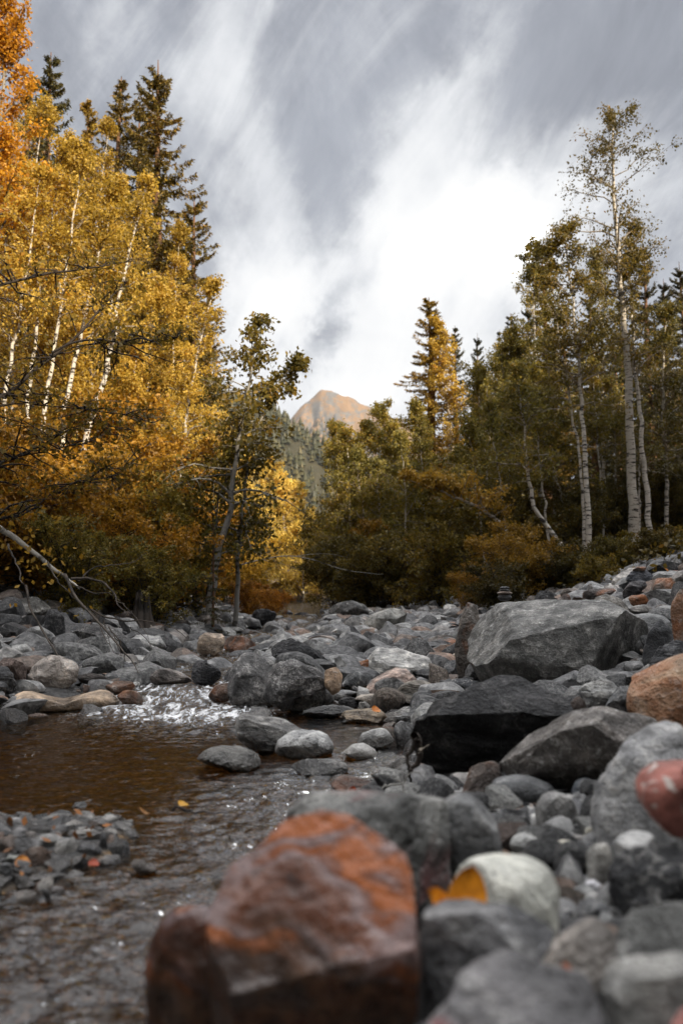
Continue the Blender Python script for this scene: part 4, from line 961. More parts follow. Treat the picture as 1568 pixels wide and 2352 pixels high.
# the countless rest: one mass of rubble and pebbles
A = Acc()
for (x, y, s, z) in SCAT[NIND:]:
    V, Fc, ang = TPL[RG.integers(12)]
    if s / y < .012:
        key = ('lo', id(V))
        if key not in _ico:
            D2, F2 = ico(2); D3, _ = ico(3)
            _ico[key] = (V[[int(np.argmax(D3 @ d)) for d in D2]], F2)
        V, Fc = _ico[key]
    a = RG.uniform(0, 6.28); ca, sa = math.cos(a), math.sin(a)
    Vs = V * np.array([s * RG.uniform(1, 1.4), s * RG.uniform(.8, 1.1), s * RG.uniform(.75, 1.2)])
    tl = RG.normal() * .25
    Vs = np.stack([Vs[:, 0], Vs[:, 1] * math.cos(tl) - Vs[:, 2] * math.sin(tl), Vs[:, 1] * math.sin(tl) + Vs[:, 2] * math.cos(tl)], 1)
    Vs = np.stack([Vs[:, 0] * ca - Vs[:, 1] * sa, Vs[:, 0] * sa + Vs[:, 1] * ca, Vs[:, 2]], 1)
    A.add(Vs + np.array([x, y, z + s * .1]), Fc)
me = A.mesh('stream_rubble', M['rubble']); me.set_sharp_from_angle(angle=rad(26))
kind(link('stream_rubble', me), 'stuff')

# ------------------------------------------------------------------ trees
def leaf_quads(c, size, rs, hang=.6, wid=.62, flat=0.):
    n = len(c)
    a = rs.normal(size=(n, 3)); a[:, 2] -= hang; a = unit(a)
    b = unit(np.cross(a, rs.normal(size=(n, 3)) + np.array([0, 0, flat])))
    l = size * rs.uniform(.65, 1.25, n)[:, None]
    w = l * wid * .5
    V = np.stack([c, c + a * l * .45 + b * w, c + a * l, c + a * l * .45 - b * w], 1).reshape(-1, 3)
    return V, np.arange(n * 4).reshape(n, 4)

def lerp_poly(P, s):
    """P (m,n,3), s (m,k) -> (m,k,3)"""
    m, n, _ = P.shape
    q = np.clip(s, 0, .9999) * (n - 1); i = q.astype(int); f = (q - i)[..., None]
    r = np.arange(m)[:, None]
    return P[r, i] * (1 - f) + P[r, i + 1] * f

def grow(trunk, r0, t0, Lmax, nb, nt, nl, leaf, rs, el=(15, 55), droop=.25, prof=None, wood=None, twigr=.006, spread=.8, bare=0., jit=.07, sides=4, top=.12):
    """limbs and twigs along a trunk; returns leaf centres"""
    n = len(trunk)
    t = t0 + (1 - t0) * np.sort(rs.random(nb)) ** .9
    q = t * (n - 1); i = np.minimum(q.astype(int), n - 2); f = (q - i)[:, None]
    pos = trunk[i] * (1 - f) + trunk[i + 1] * f
    az = np.arange(nb) * 2.39996 + rs.normal(size=nb) * .5
    u = (t - t0) / (1 - t0)
    e = np.radians(rs.uniform(el[0], el[1], nb) + 20 * u)
    d = np.stack([np.cos(az) * np.cos(e), np.sin(az) * np.cos(e), np.sin(e)], 1)
    pr = prof(u) if prof else (1 - u) ** .6 * .88 + top
    ln = Lmax * pr * rs.uniform(.55, 1.12, nb)
    s = np.linspace(0, 1, 6)
    P = pos[:, None] + d[:, None] * (ln[:, None] * s)[..., None]
    P[:, :, 2] -= droop * ln[:, None] * s ** 2
    P += np.cumsum(rs.normal(size=P.shape) * .035 * ln[:, None, None], 1) * (s > 0)[None, :, None]
    rb = np.minimum(r0 * (1 - t) * .45 + .008, .012 + .012 * ln)
    wood.tube(P, rb[:, None] * (1 - .8 * s)[None], sides)
    st = rs.uniform(.18, 1, (nb, nt))
    tp = lerp_poly(P, st)
    td = unit(d[:, None] + rs.normal(size=(nb, nt, 3)) * spread)
    tl = ln[:, None] * rs.uniform(.18, .45, (nb, nt)) * (1.15 - .5 * st)
    s3 = np.linspace(0, 1, 4)
    TP = tp[:, :, None] + td[:, :, None] * (tl[:, :, None] * s3)[..., None]
    TP[..., 2] -= .3 * tl[:, :, None] * s3 ** 2
    TP = TP.reshape(-1, 4, 3)
    wood.tube(TP, np.full(len(TP), twigr)[:, None] * (1 - .7 * s3)[None], 3)
    keep = rs.random(len(TP)) > bare
    TPk = TP[keep]
    c = lerp_poly(TPk, rs.uniform(.1, 1.05, (len(TPk), nl))).reshape(-1, 3)
    return c + rs.normal(size=c.shape) * jit

def tree_thing(name, label, cat, group, loc, rotz=0):
    o = bpy.data.objects.new(name, None); COL.objects.link(o)
    o.location = [float(c) for c in loc]; o.rotation_euler = (0, 0, rotz); o.empty_display_size = .2
    return tag(o, label, cat, group)

def child(name, me, par, color=(1, 1, 1)):
    return link(name, me, par, (0, 0, 0), None, color)

def copy_tree(o, loc, rotz, sc, label, color, group=None):
    r = o.copy(); COL.objects.link(r); r.location = [float(c) for c in loc]; r.rotation_euler = (0, 0, rotz); r.scale = (sc, sc, sc)
    r['label'] = label
    if group: r['group'] = group
    for ch in list(o.children):
        c = ch.copy(); COL.objects.link(c); c.parent = r
        if ch.name.startswith('crown'): c.color = (*color, 1)
    return r

SEEDT = [500]
def birch(label, px, Y, r0, t0, Lmax, nb, nt, nl, mat='leaf_olive', tint=(1, 1, 1), leaf=.1, bark='birch', name='birch_tree', barktint=(1, 1, 1), ground=True, group='birches along the stream', yv=0., **kw):
    SEEDT[0] += 1; rs = np.random.default_rng(SEEDT[0])
    P = np.array([at(x, y, Y + yv * k / max(1, len(px) - 1)) for k, (x, y) in enumerate(px)])
    if ground:
        g = terr(P[0, 0], P[0, 1])[0]
        if P[0, 2] > g + .1:
            d = P[0] - P[1]; k = (P[0, 2] - g + .1) / max(abs(d[2]), .1)
            P = np.vstack([P[0] + np.array([d[0] * k * .5, 0, g - .1 - P[0, 2]]), P])
        else: P[0, 2] = g - .1
    base = P[0].copy()
    T = resample(P - base, 26)
    T[2:] += rs.normal(size=(24, 3)) * .02
    wood = Acc()
    s = np.linspace(0, 1, 26)
    wood.tube(T, r0 * (1 - .88 * s ** 1.1) * (1 + .35 * np.exp(-s * 40)), 9)
    br = Acc()
    c = grow(T, r0, t0, Lmax, nb, nt, nl, leaf, rs, wood=br, **kw)
    o = tree_thing(name, label, 'tree', group, base)
    if mat == 'leaf_gold': barktint = tuple(b * .86 for b in barktint)
    child('trunk', wood.mesh('trunk', M[bark], True, br, M['twig'] if bark == 'birch' else M[bark]), o, barktint)
    V, Fq = leaf_quads(c, leaf, rs)
    child('crown', mk_mesh('crown', V, Fq, M[mat], False), o, tint)
    return o

def spruce_proto(H, R, seed, mat, bare=.06, dens=1., label='', gaps=.12):
    rs = np.random.default_rng(seed)
    wood = Acc()
    z = np.linspace(0, H, 14)
    T = np.stack([.05 * np.sin(z * .4 + seed), .05 * np.cos(z * .3), z], 1)
    wood.tube(T, .016 * H * (1 - z / H) ** .8 + .012, 8)
    nw = int(H * 2.6)
    br = []
    for k in range(nw):
        t = bare + (1 - bare) * (k + rs.uniform(0, .6)) / nw
        if t > .985: continue
        for j in range(rs.integers(5, 8)):
            if rs.random() < gaps: continue
            az = rs.uniform(0, 6.283)
            br.append((t * H, az, R * ((1 - t) ** .92 * .96 + .04) * rs.uniform(.62, 1.15), t))
    b = np.array(br); m = len(b)
    s = np.linspace(0, 1, 7)
    rad_ = b[:, 2][:, None] * s
    el = np.where(b[:, 3] > .8, .55, .12)[:, None] * b[:, 2][:, None]
    zz = b[:, 0][:, None] + el * s - .55 * b[:, 2][:, None] * s ** 1.5 * np.clip(1.15 - b[:, 3], .1, 1)[:, None] + .25 * b[:, 2][:, None] * s ** 4
    P = np.stack([rad_ * np.cos(b[:, 1])[:, None], rad_ * np.sin(b[:, 1])[:, None], zz], -1)
    wood.tube(P, (.004 + .008 * b[:, 2])[:, None] * (1 - .8 * s)[None], 3)
    ns = int(30 * dens)
    sp = 1 - rs.random((m, ns)) ** 1.3 * .92
    c = lerp_poly(P, sp)
    out = np.stack([np.cos(b[:, 1]), np.sin(b[:, 1]), 0 * b[:, 1]], -1)[:, None]
    side = np.stack([-np.sin(b[:, 1]), np.cos(b[:, 1]), 0 * b[:, 1]], -1)[:, None] * rs.choice([-1, 1], (m, ns))[..., None]
    hang = rs.random((m, ns, 1)) < .45
    d = np.where(hang, np.array([0, 0, -1.]) + .35 * side + .3 * out, side * .9 + out * .9 + np.array([0, 0, -.25]))
    d = unit(d + rs.normal(size=d.shape) * .22)
    l = (.11 + .21 * (b[:, 2] / R)[:, None] * (1.25 - sp)) * rs.uniform(.7, 1.3, (m, ns)) * (R / 2.6) ** .4
    c, d, l = c.reshape(-1, 3), d.reshape(-1, 3), l.reshape(-1)
    bb = unit(np.cross(d, rs.normal(size=d.shape)))
    w = np.clip(l * .13, .018, .036)[:, None]
    e = c + d * l[:, None]
    V = np.stack([c - bb * w * .6, c + d * l[:, None] * .5 - bb * w, e, c + d * l[:, None] * .5 + bb * w], 1).reshape(-1, 3)
    # secondary needles fringe
    V2c = c + d * (l * rs.uniform(.2, .9, len(l)))[:, None]
    d2 = unit(d + rs.normal(size=d.shape) * .8); l2 = l * .45
    b2 = unit(np.cross(d2, rs.normal(size=d.shape))); w2 = w * .8
    V2 = np.stack([V2c, V2c + d2 * l2[:, None] * .5 - b2 * w2, V2c + d2 * l2[:, None], V2c + d2 * l2[:, None] * .5 + b2 * w2], 1).reshape(-1, 3)
    V = np.concatenate([V, V2])
    return wood.mesh('trunk', M['spruce_bark']), mk_mesh('crown', V, np.arange(len(V)).reshape(-1, 4), M[mat], False)

SPR = [spruce_proto(17, 3.7, 1, 'needle', dens=2.6, gaps=.06), spruce_proto(15, 2.7, 2, 'needle', gaps=.15, dens=2.1), spruce_proto(17, 3.1, 3, 'needle_gold', gaps=.12, dens=2.3), spruce_proto(8, 1.9, 4, 'needle', .02)]
SPH = [17, 15, 17, 8]
def spruce(label, px, py, Y, k, tint=(1, 1, 1), group='spruces of the valley', name='spruce_tree', rot=None, wide=1.):
    """top at pixel (px, py)"""
    top = at(px, py, Y); g = terr(top[0], top[1])[0] - .1
    o = tree_thing(name, label, 'tree', group, (top[0], top[1], g), RG.uniform(0, 6.28) if rot is None else rot)
    s = (top[2] - g) / SPH[k]; o.scale = (s * wide, s * wide, s)
    child('trunk', SPR[k][0], o); child('crown', SPR[k][1], o, tint)
    return o

# --- sunny side
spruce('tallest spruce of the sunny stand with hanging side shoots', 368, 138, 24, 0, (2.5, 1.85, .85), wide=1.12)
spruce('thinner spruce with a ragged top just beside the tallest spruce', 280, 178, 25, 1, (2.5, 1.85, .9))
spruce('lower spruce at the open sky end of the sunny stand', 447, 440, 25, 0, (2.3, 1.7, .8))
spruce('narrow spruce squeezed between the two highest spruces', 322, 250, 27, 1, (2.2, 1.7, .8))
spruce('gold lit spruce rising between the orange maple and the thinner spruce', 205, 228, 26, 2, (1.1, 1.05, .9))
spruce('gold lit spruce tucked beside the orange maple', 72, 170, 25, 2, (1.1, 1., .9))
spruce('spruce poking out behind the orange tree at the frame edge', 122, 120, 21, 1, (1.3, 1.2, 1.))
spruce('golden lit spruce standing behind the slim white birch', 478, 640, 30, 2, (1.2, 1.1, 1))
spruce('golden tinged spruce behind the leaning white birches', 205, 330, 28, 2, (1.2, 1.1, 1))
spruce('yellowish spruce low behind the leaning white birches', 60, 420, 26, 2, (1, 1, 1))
spruce('dark spruce sapling with drooping boughs at the edge of the stony bank', 492, 1190, 13, 3, (.8, .8, .8), wide=.8)
spruce('broad dark young spruce beside the drooping sapling', 452, 1232, 14.5, 3, (.8, .8, .8))

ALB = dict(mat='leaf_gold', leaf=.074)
birch('white birch leaning towards the stream, the thickest of the lit trunks', [(185, 1060), (215, 960), (245, 850), (275, 685), (315, 510), (345, 400)], 14.2, .075, .55, 1.15, 26, 10, 14, **ALB, yv=1)
birch('lit white birch beside the thickest leaning one', [(140, 1060), (165, 850), (195, 740), (215, 620), (245, 530), (275, 420)], 14.6, .066, .55, 1.15, 26, 10, 14, **ALB, yv=1)
birch('slender lit birch with a straight white stem', [(98, 1000), (108, 900), (132, 770), (150, 640), (172, 480), (190, 330)], 14.8, .06, .55, 1.15, 26, 10, 14, **ALB)
birch('lit birch standing second from the frame edge', [(60, 1000), (74, 835), (92, 690), (118, 520), (150, 330)], 15, .055, .55, 1.15, 26, 10, 14, **ALB)
birch('lit birch whose stem is closest to the frame edge', [(10, 960), (22, 845), (45, 740), (70, 560), (95, 400)], 14.6, .055, .55, 1.15, 26, 10, 14, **ALB)
birch('slim white birch bending over near the open sky', [(405, 1180), (415, 1080), (428, 960), (445, 860), (462, 770), (475, 724), (500, 650)], 18, .07, .4, 1.2, 40, 11, 15, **ALB)
birch('young gold birch between the spruce trunks', [(330, 1150), (335, 950), (345, 800), (360, 640)], 20, .05, .15, 1.6, 58, 14, 19, **ALB)
birch('young gold birch half hidden behind the slim white birch', [(390, 1200), (385, 1050), (380, 900), (395, 760)], 23, .05, .1, 1.7, 58, 14, 19, **ALB)
birch('leafy gold birch in front of the spruce trunks', [(275, 1200), (280, 1080), (300, 900), (320, 780)], 19, .045, .1, 1.6, 58, 14, 19, **ALB)
birch('leafy gold birch low at the frame edge', [(40, 1250), (60, 1080), (80, 900), (120, 720)], 18, .05, .1, 1.7, 58, 14, 19, **ALB)
birch('leafy gold birch among the leaning stems', [(190, 1220), (180, 1050), (170, 900), (185, 760)], 18.5, .045, .1, 1.6, 58, 14, 19, **ALB)
birch('dense gold birch beneath the tallest spruce', [(250, 900), (255, 720), (262, 560), (272, 420)], 21, .05, .1, 2., 66, 14, 20, **ALB)
birch('dense gold birch under the spruce with a ragged top', [(130, 800), (140, 620), (150, 480), (170, 330)], 20, .05, .1, 2., 66, 14, 20, **ALB)
birch('dense gold birch close under the orange tree', [(30, 800), (30, 620), (35, 500), (60, 380)], 17, .05, .1, 2., 66, 14, 20, **ALB)
birch('tall gold birch reaching up beside the orange maple', [(60, 760), (66, 600), (80, 400), (100, 240)], 19, .06, .25, 1.9, 62, 14, 18, **ALB)
birch('tall gold birch in front of the thinner spruce', [(215, 760), (222, 560), (236, 400), (250, 290)], 21, .06, .25, 1.7, 58, 14, 18, **ALB)
birch('gold birch against the flank of the tallest spruce', [(400, 900), (400, 760), (405, 640), (412, 520)], 22.5, .045, .1, 1.5, 58, 14, 19, **ALB)
birch('orange maple filling the top corner with bright foliage', [(-60, 1100), (-30, 700), (0, 300), (25, -60)], 15.5, .10, .4, 2.1, 66, 14, 18, mat='leaf_orange', leaf=.085, bark='grey_bark', name='maple_tree', group='lone broadleaf trees', el=(35, 70))
birch('dark leaning birch with a sparse crown against the bright sky', [(505, 1260), (520, 1210), (536, 1090), (552, 980), (570, 880), (584, 820), (602, 740)], 14, .075, .38, 1.45, 34, 9, 11, mat='leaf_olive', tint=(.72, .66, .58), leaf=.09, bark='grey_bark', droop=.45, spread=.9, el=(5, 45))
birch('thin grey stem forking up beside the dark leaning birch', [(492, 1240), (505, 1150), (520, 1090), (552, 1010)], 14.2, .035, .3, .9, 18, 8, 8, mat='leaf_olive', leaf=.09, bark='grey_bark')
# crown side that hangs out over the stream
birch('drooping birch hanging over the stream with a dark crown', [(560, 1150), (580, 1000), (625, 900), (660, 850), (690, 830)], 14.5, .05, .3, 1.05, 30, 10, 12, mat='leaf_olive', tint=(.65, .6, .54), leaf=.095, bark='grey_bark', droop=.6, el=(-10, 35))

# --- shaded side
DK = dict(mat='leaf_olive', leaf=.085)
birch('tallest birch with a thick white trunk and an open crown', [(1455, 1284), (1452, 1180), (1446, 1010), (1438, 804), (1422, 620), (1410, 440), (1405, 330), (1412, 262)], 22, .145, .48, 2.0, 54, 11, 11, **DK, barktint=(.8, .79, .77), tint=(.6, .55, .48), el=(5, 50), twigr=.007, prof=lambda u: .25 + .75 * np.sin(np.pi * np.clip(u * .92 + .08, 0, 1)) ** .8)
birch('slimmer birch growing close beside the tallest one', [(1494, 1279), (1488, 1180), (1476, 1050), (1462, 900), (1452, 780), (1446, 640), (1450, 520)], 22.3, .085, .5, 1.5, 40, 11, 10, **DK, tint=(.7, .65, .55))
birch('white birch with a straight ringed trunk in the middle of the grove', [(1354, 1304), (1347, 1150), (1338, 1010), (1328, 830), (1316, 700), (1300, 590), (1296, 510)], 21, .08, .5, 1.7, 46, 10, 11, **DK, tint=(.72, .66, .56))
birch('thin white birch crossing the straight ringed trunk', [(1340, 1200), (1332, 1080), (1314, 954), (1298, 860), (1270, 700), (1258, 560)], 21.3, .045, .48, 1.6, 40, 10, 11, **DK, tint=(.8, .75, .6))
birch('curved birch stem swept low before rising', [(1306, 1284), (1270, 1225), (1240, 1190), (1224, 1150), (1210, 1070), (1200, 960), (1190, 840)], 20, .07, .5, 1.5, 36, 9, 11, **DK)
birch('birch leaning far out over the stream bed', [(1189, 1264), (1165, 1225), (1134, 1189), (1100, 1165), (1064, 1150), (1000, 1125), (930, 1098)], 20, .075, .45, 1.1, 34, 9, 11, mat='leaf_gold', tint=(.75, .7, .7), leaf=.095, el=(20, 70))
birch('golden birch catching the sun in front of the pointed spruce', [(1060, 1250), (1049, 1144), (1034, 974), (1024, 900), (1012, 820), (1000, 740)], 36, .10, .3, 2.4, 60, 10, 13, mat='leaf_gold', leaf=.13, barktint=(1.2, 1.1, .95))
birch('slanting thin birch above the small fallen stem', [(891, 1329), (880, 1250), (869, 1154), (862, 1060)], 24, .055, .3, 1.4, 34, 9, 11, **DK)
birch('thin birch rising straight beside the curved stem', [(1274, 1230), (1270, 1090), (1264, 934), (1258, 780)], 24, .05, .35, 1.6, 48, 12, 14, **DK)
birch('thin birch bowed towards the straight ringed trunk', [(1312, 1220), (1280, 1110), (1258, 1030), (1240, 940), (1226, 840)], 23.5, .05, .35, 1.6, 48, 12, 14, **DK)
birch('thin pale birch in the olive thicket', [(1174, 1160), (1166, 1020), (1158, 900), (1150, 800)], 25, .05, .3, 1.8, 54, 12, 14, **DK)
birch('thin birch standing between the far leaning birch and the curved stem', [(1220, 1200), (1212, 1090), (1195, 940), (1186, 850), (1180, 760)], 25, .055, .3, 1.8, 54, 12, 14, **DK)
birch('birch with a broken slanted top in the olive thicket', [(1124, 1180), (1110, 1020), (1100, 930), (1090, 840)], 27, .055, .25, 1.9, 54, 12, 14, **DK)
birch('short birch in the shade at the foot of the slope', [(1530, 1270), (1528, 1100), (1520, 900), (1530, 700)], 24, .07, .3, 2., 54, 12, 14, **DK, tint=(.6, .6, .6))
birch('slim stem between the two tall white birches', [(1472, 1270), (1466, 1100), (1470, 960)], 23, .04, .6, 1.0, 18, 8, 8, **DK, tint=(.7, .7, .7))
birch('birch with a leafy top behind the straight ringed trunk', [(1240, 1180), (1235, 1000), (1228, 800), (1222, 560)], 26, .07, .35, 2.1, 60, 12, 15, **DK)
birch('birch with an olive crown behind the tallest one', [(1390, 1240), (1385, 1000), (1380, 760), (1372, 590)], 26, .07, .35, 2.1, 60, 12, 15, **DK)
birch('small leaning stem bright against the dark bank', [(938, 1345), (920, 1325), (903, 1316)], 22, .03, .7, .5, 8, 6, 5, **DK, ground=False)
for lb, pts, Y in [('thin bare stem rising from the dark bank below the golden birch', [(1110, 1290), (1100, 1180), (1086, 1060), (1070, 960)], 21.5), ('thin stem between the curved birch and the bowed one', [(1262, 1280), (1250, 1150), (1236, 1030), (1226, 900)], 21.8), ('slanted thin stem over the far leaning birch', [(1160, 1250), (1150, 1130), (1130, 1000), (1118, 890)], 22),
                   ('pale stem rising behind the slanting thin birch', [(935, 1290), (930, 1180), (926, 1080), (915, 1000)], 24), ('thin pale stem in the middle of the far thicket', [(985, 1280), (975, 1180), (968, 1060), (962, 970)], 24.5), ('thin crooked stem close to the ringed trunk', [(1386, 1290), (1380, 1130), (1368, 980), (1362, 840)], 24),
                   ('thin dark stem leaning over the far bend', [(845, 1320), (838, 1220), (826, 1120), (820, 1040)], 24), ('thin stem deep in the shade by the slimmer birch', [(1418, 1280), (1414, 1130), (1410, 980), (1400, 860)], 25)]:
    birch(lb, pts, Y, .042, .5, 1.0, 26, 9, 10, **DK, group='thin stems of the shaded grove')
# mid-distance broadleaf trees closing the valley
mid = [('olive birch above the far bend of the stream', 800, 990, 27, .75), ('bushy birch above the sunlit gap', 775, 975, 29, .7), ('rounded olive birch before the mountain foot', 845, 975, 27, .8),
       ('olive birch beside the golden sunlit birch', 905, 985, 27, .85), ('thin crowned birch under the mountain ridge', 880, 930, 29, .9), ('leafy birch under the golden sunlit birch', 960, 930, 30, .95),
       ('bushy olive birch next to the small pointed spruces', 1110, 870, 36, .8), ('olive birch filling the grove behind the curved stem', 1160, 800, 33, .75), ('grey green birch low in the middle of the valley', 815, 1050, 28, .7),
       ('grey green birch low before the golden birch', 930, 1060, 29, .7), ('low olive birch below the small pointed spruces', 1060, 1040, 29, .7), ('olive birch at the back of the olive thicket', 1135, 930, 29, .7)]
for lb, px, py, Y, tn in mid:
    zt = HZ
    birch(lb, [(px + 6, 1330), (px + 4, .6 * 1330 + .4 * py), (px, .3 * 1330 + .7 * py), (px - 4, py)], Y, .06, .12, 2.3 * Y / 36, 60, 12, 15, mat='leaf_olive', tint=(tn * 1.5, tn * 1.45, tn * 1.3), leaf=.085 * Y / 28, group='birches closing the valley')
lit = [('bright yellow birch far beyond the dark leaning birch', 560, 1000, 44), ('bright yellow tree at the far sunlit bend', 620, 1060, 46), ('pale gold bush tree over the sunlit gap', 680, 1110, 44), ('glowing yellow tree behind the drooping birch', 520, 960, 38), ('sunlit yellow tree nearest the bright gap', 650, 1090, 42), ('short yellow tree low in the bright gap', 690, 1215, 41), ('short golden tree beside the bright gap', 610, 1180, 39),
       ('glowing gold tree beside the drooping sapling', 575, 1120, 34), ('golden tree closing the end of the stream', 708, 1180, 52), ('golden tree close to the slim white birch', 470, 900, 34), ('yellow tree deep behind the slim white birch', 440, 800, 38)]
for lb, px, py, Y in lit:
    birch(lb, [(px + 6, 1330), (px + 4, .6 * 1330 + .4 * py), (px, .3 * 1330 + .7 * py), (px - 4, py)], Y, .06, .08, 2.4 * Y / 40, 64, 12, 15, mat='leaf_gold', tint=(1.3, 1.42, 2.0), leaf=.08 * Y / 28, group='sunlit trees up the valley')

spruce('pointed spruce with golden branch tips rising above the valley', 985, 682, 36.5, 2, (.95, .92, .8), wide=1.6)
spruce('small pointed spruce against the white sky', 1045, 748, 42, 1, (1.2, 1.1, 1))
spruce('dark narrow spruce, the middle one of the small pointed group', 1094, 765, 46, 0, (.7, .75, .9), wide=.75)
spruce('small dark spruce nearest to the olive grove', 1145, 757, 46, 1, (.8, .85, 1), wide=.8)
spruce('orange flecked spruce behind the birch grove', 1243, 560, 30, 2, (.75, .7, .6))
spruce('broad dark spruce behind the tallest birch', 1475, 560, 31, 0, (1, .9, .8))
spruce('dark spruce at the frame edge behind the slim birches', 1560, 600, 29, 0, (1, .9, .8))
spruce('tall dark spruce rising behind the ringed trunk', 1350, 640, 32, 0, (.9, .85, .8))
# dense stands that close the view
STN = [(1170, 720, 40, 1), (1210, 700, 42, 0), (1290, 690, 40, 0), (1420, 680, 38, 0), (1520, 640, 38, 0), (1600, 640, 36, 0), (1330, 760, 36, 0), (1410, 790, 34, 0), (1500, 780, 34, 0), (1570, 800, 33, 0), (1260, 850, 38, 0), (1640, 700, 34, 0), (1460, 840, 36, 0), (1540, 850, 37, 1), (1380, 860, 40, 0)]
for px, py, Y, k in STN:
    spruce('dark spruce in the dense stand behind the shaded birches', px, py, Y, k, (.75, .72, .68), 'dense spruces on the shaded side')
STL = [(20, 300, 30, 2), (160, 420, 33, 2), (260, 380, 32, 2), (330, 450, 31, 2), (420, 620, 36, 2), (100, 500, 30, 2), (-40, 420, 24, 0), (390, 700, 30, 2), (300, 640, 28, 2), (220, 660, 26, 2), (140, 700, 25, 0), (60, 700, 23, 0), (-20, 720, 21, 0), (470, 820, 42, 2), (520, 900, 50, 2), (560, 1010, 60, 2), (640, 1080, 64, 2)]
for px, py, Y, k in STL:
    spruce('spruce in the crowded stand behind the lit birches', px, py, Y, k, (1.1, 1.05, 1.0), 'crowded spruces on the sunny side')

# --- bushes
def bush_proto(seed, H, Wd, nst, mat, leaf, nl, bark='dark_bark'):
    rs = np.random.default_rng(seed); br = Acc(); C = []
    for k in range(nst):
        a = rs.uniform(0, 6.28); r = Wd * rs.uniform(.2, .8)
        h = H * rs.uniform(.6, 1.05)
        T = resample(np.array([[.1 * math.cos(a), .1 * math.sin(a), -.1], [r * .35 * math.cos(a), r * .35 * math.sin(a), h * .5], [r * .9 * math.cos(a), r * .9 * math.sin(a), h * .88], [r * 1.3 * math.cos(a), r * 1.3 * math.sin(a), h * .9]]), 12)
        T[1:] += np.cumsum(rs.normal(size=(11, 3)) * .03, 0)
        s = np.linspace(0, 1, 12)
        br.tube(T, .022 * (1 - .8 * s), 5)
        C.append(grow(T, .02, .12, Wd * .55, 15, 8, nl, leaf, rs, wood=br, el=(-10, 50), droop=.2, twigr=.004, top=.35, jit=.05))
    c = np.concatenate(C)
    V, Fq = leaf_quads(c, leaf, rs, .3, .6, .8)
    return br.mesh('stem', M[bark]), mk_mesh('crown', V, Fq, M[mat], False)
BSH = [bush_proto(31, 2.4, 1.5, 11, 'leaf_olive', .066, 11), bush_proto(32, 2.4, 1.6, 12, 'leaf_gold', .066, 13), bush_proto(33, 1.6, 1.3, 10, 'leaf_green', .08, 9), bush_proto(34, 2.6, 1.7, 12, 'leaf_olive', .085, 8)]
BSP = {}
def bush(label, px, py, Y, k, sc, tint=(1, 1, 1), group='bushes along the banks'):
    p = at(px, py, Y); g = terr(p[0], p[1])[0]
    loc = (p[0], p[1], g - .05)
    if k not in BSP:
        o = tree_thing('bush', label, 'bush', group, loc, RG.uniform(0, 6.28)); o.scale = (sc, sc, sc)
        child('stem', BSH[k][0], o); child('crown', BSH[k][1], o, tint); BSP[k] = o
        return o
    return copy_tree(BSP[k], loc, RG.uniform(0, 6.28), sc, label, tint, group)
DK1, DK2 = (.9, .85, .75), (1.25, 1.15, .95)
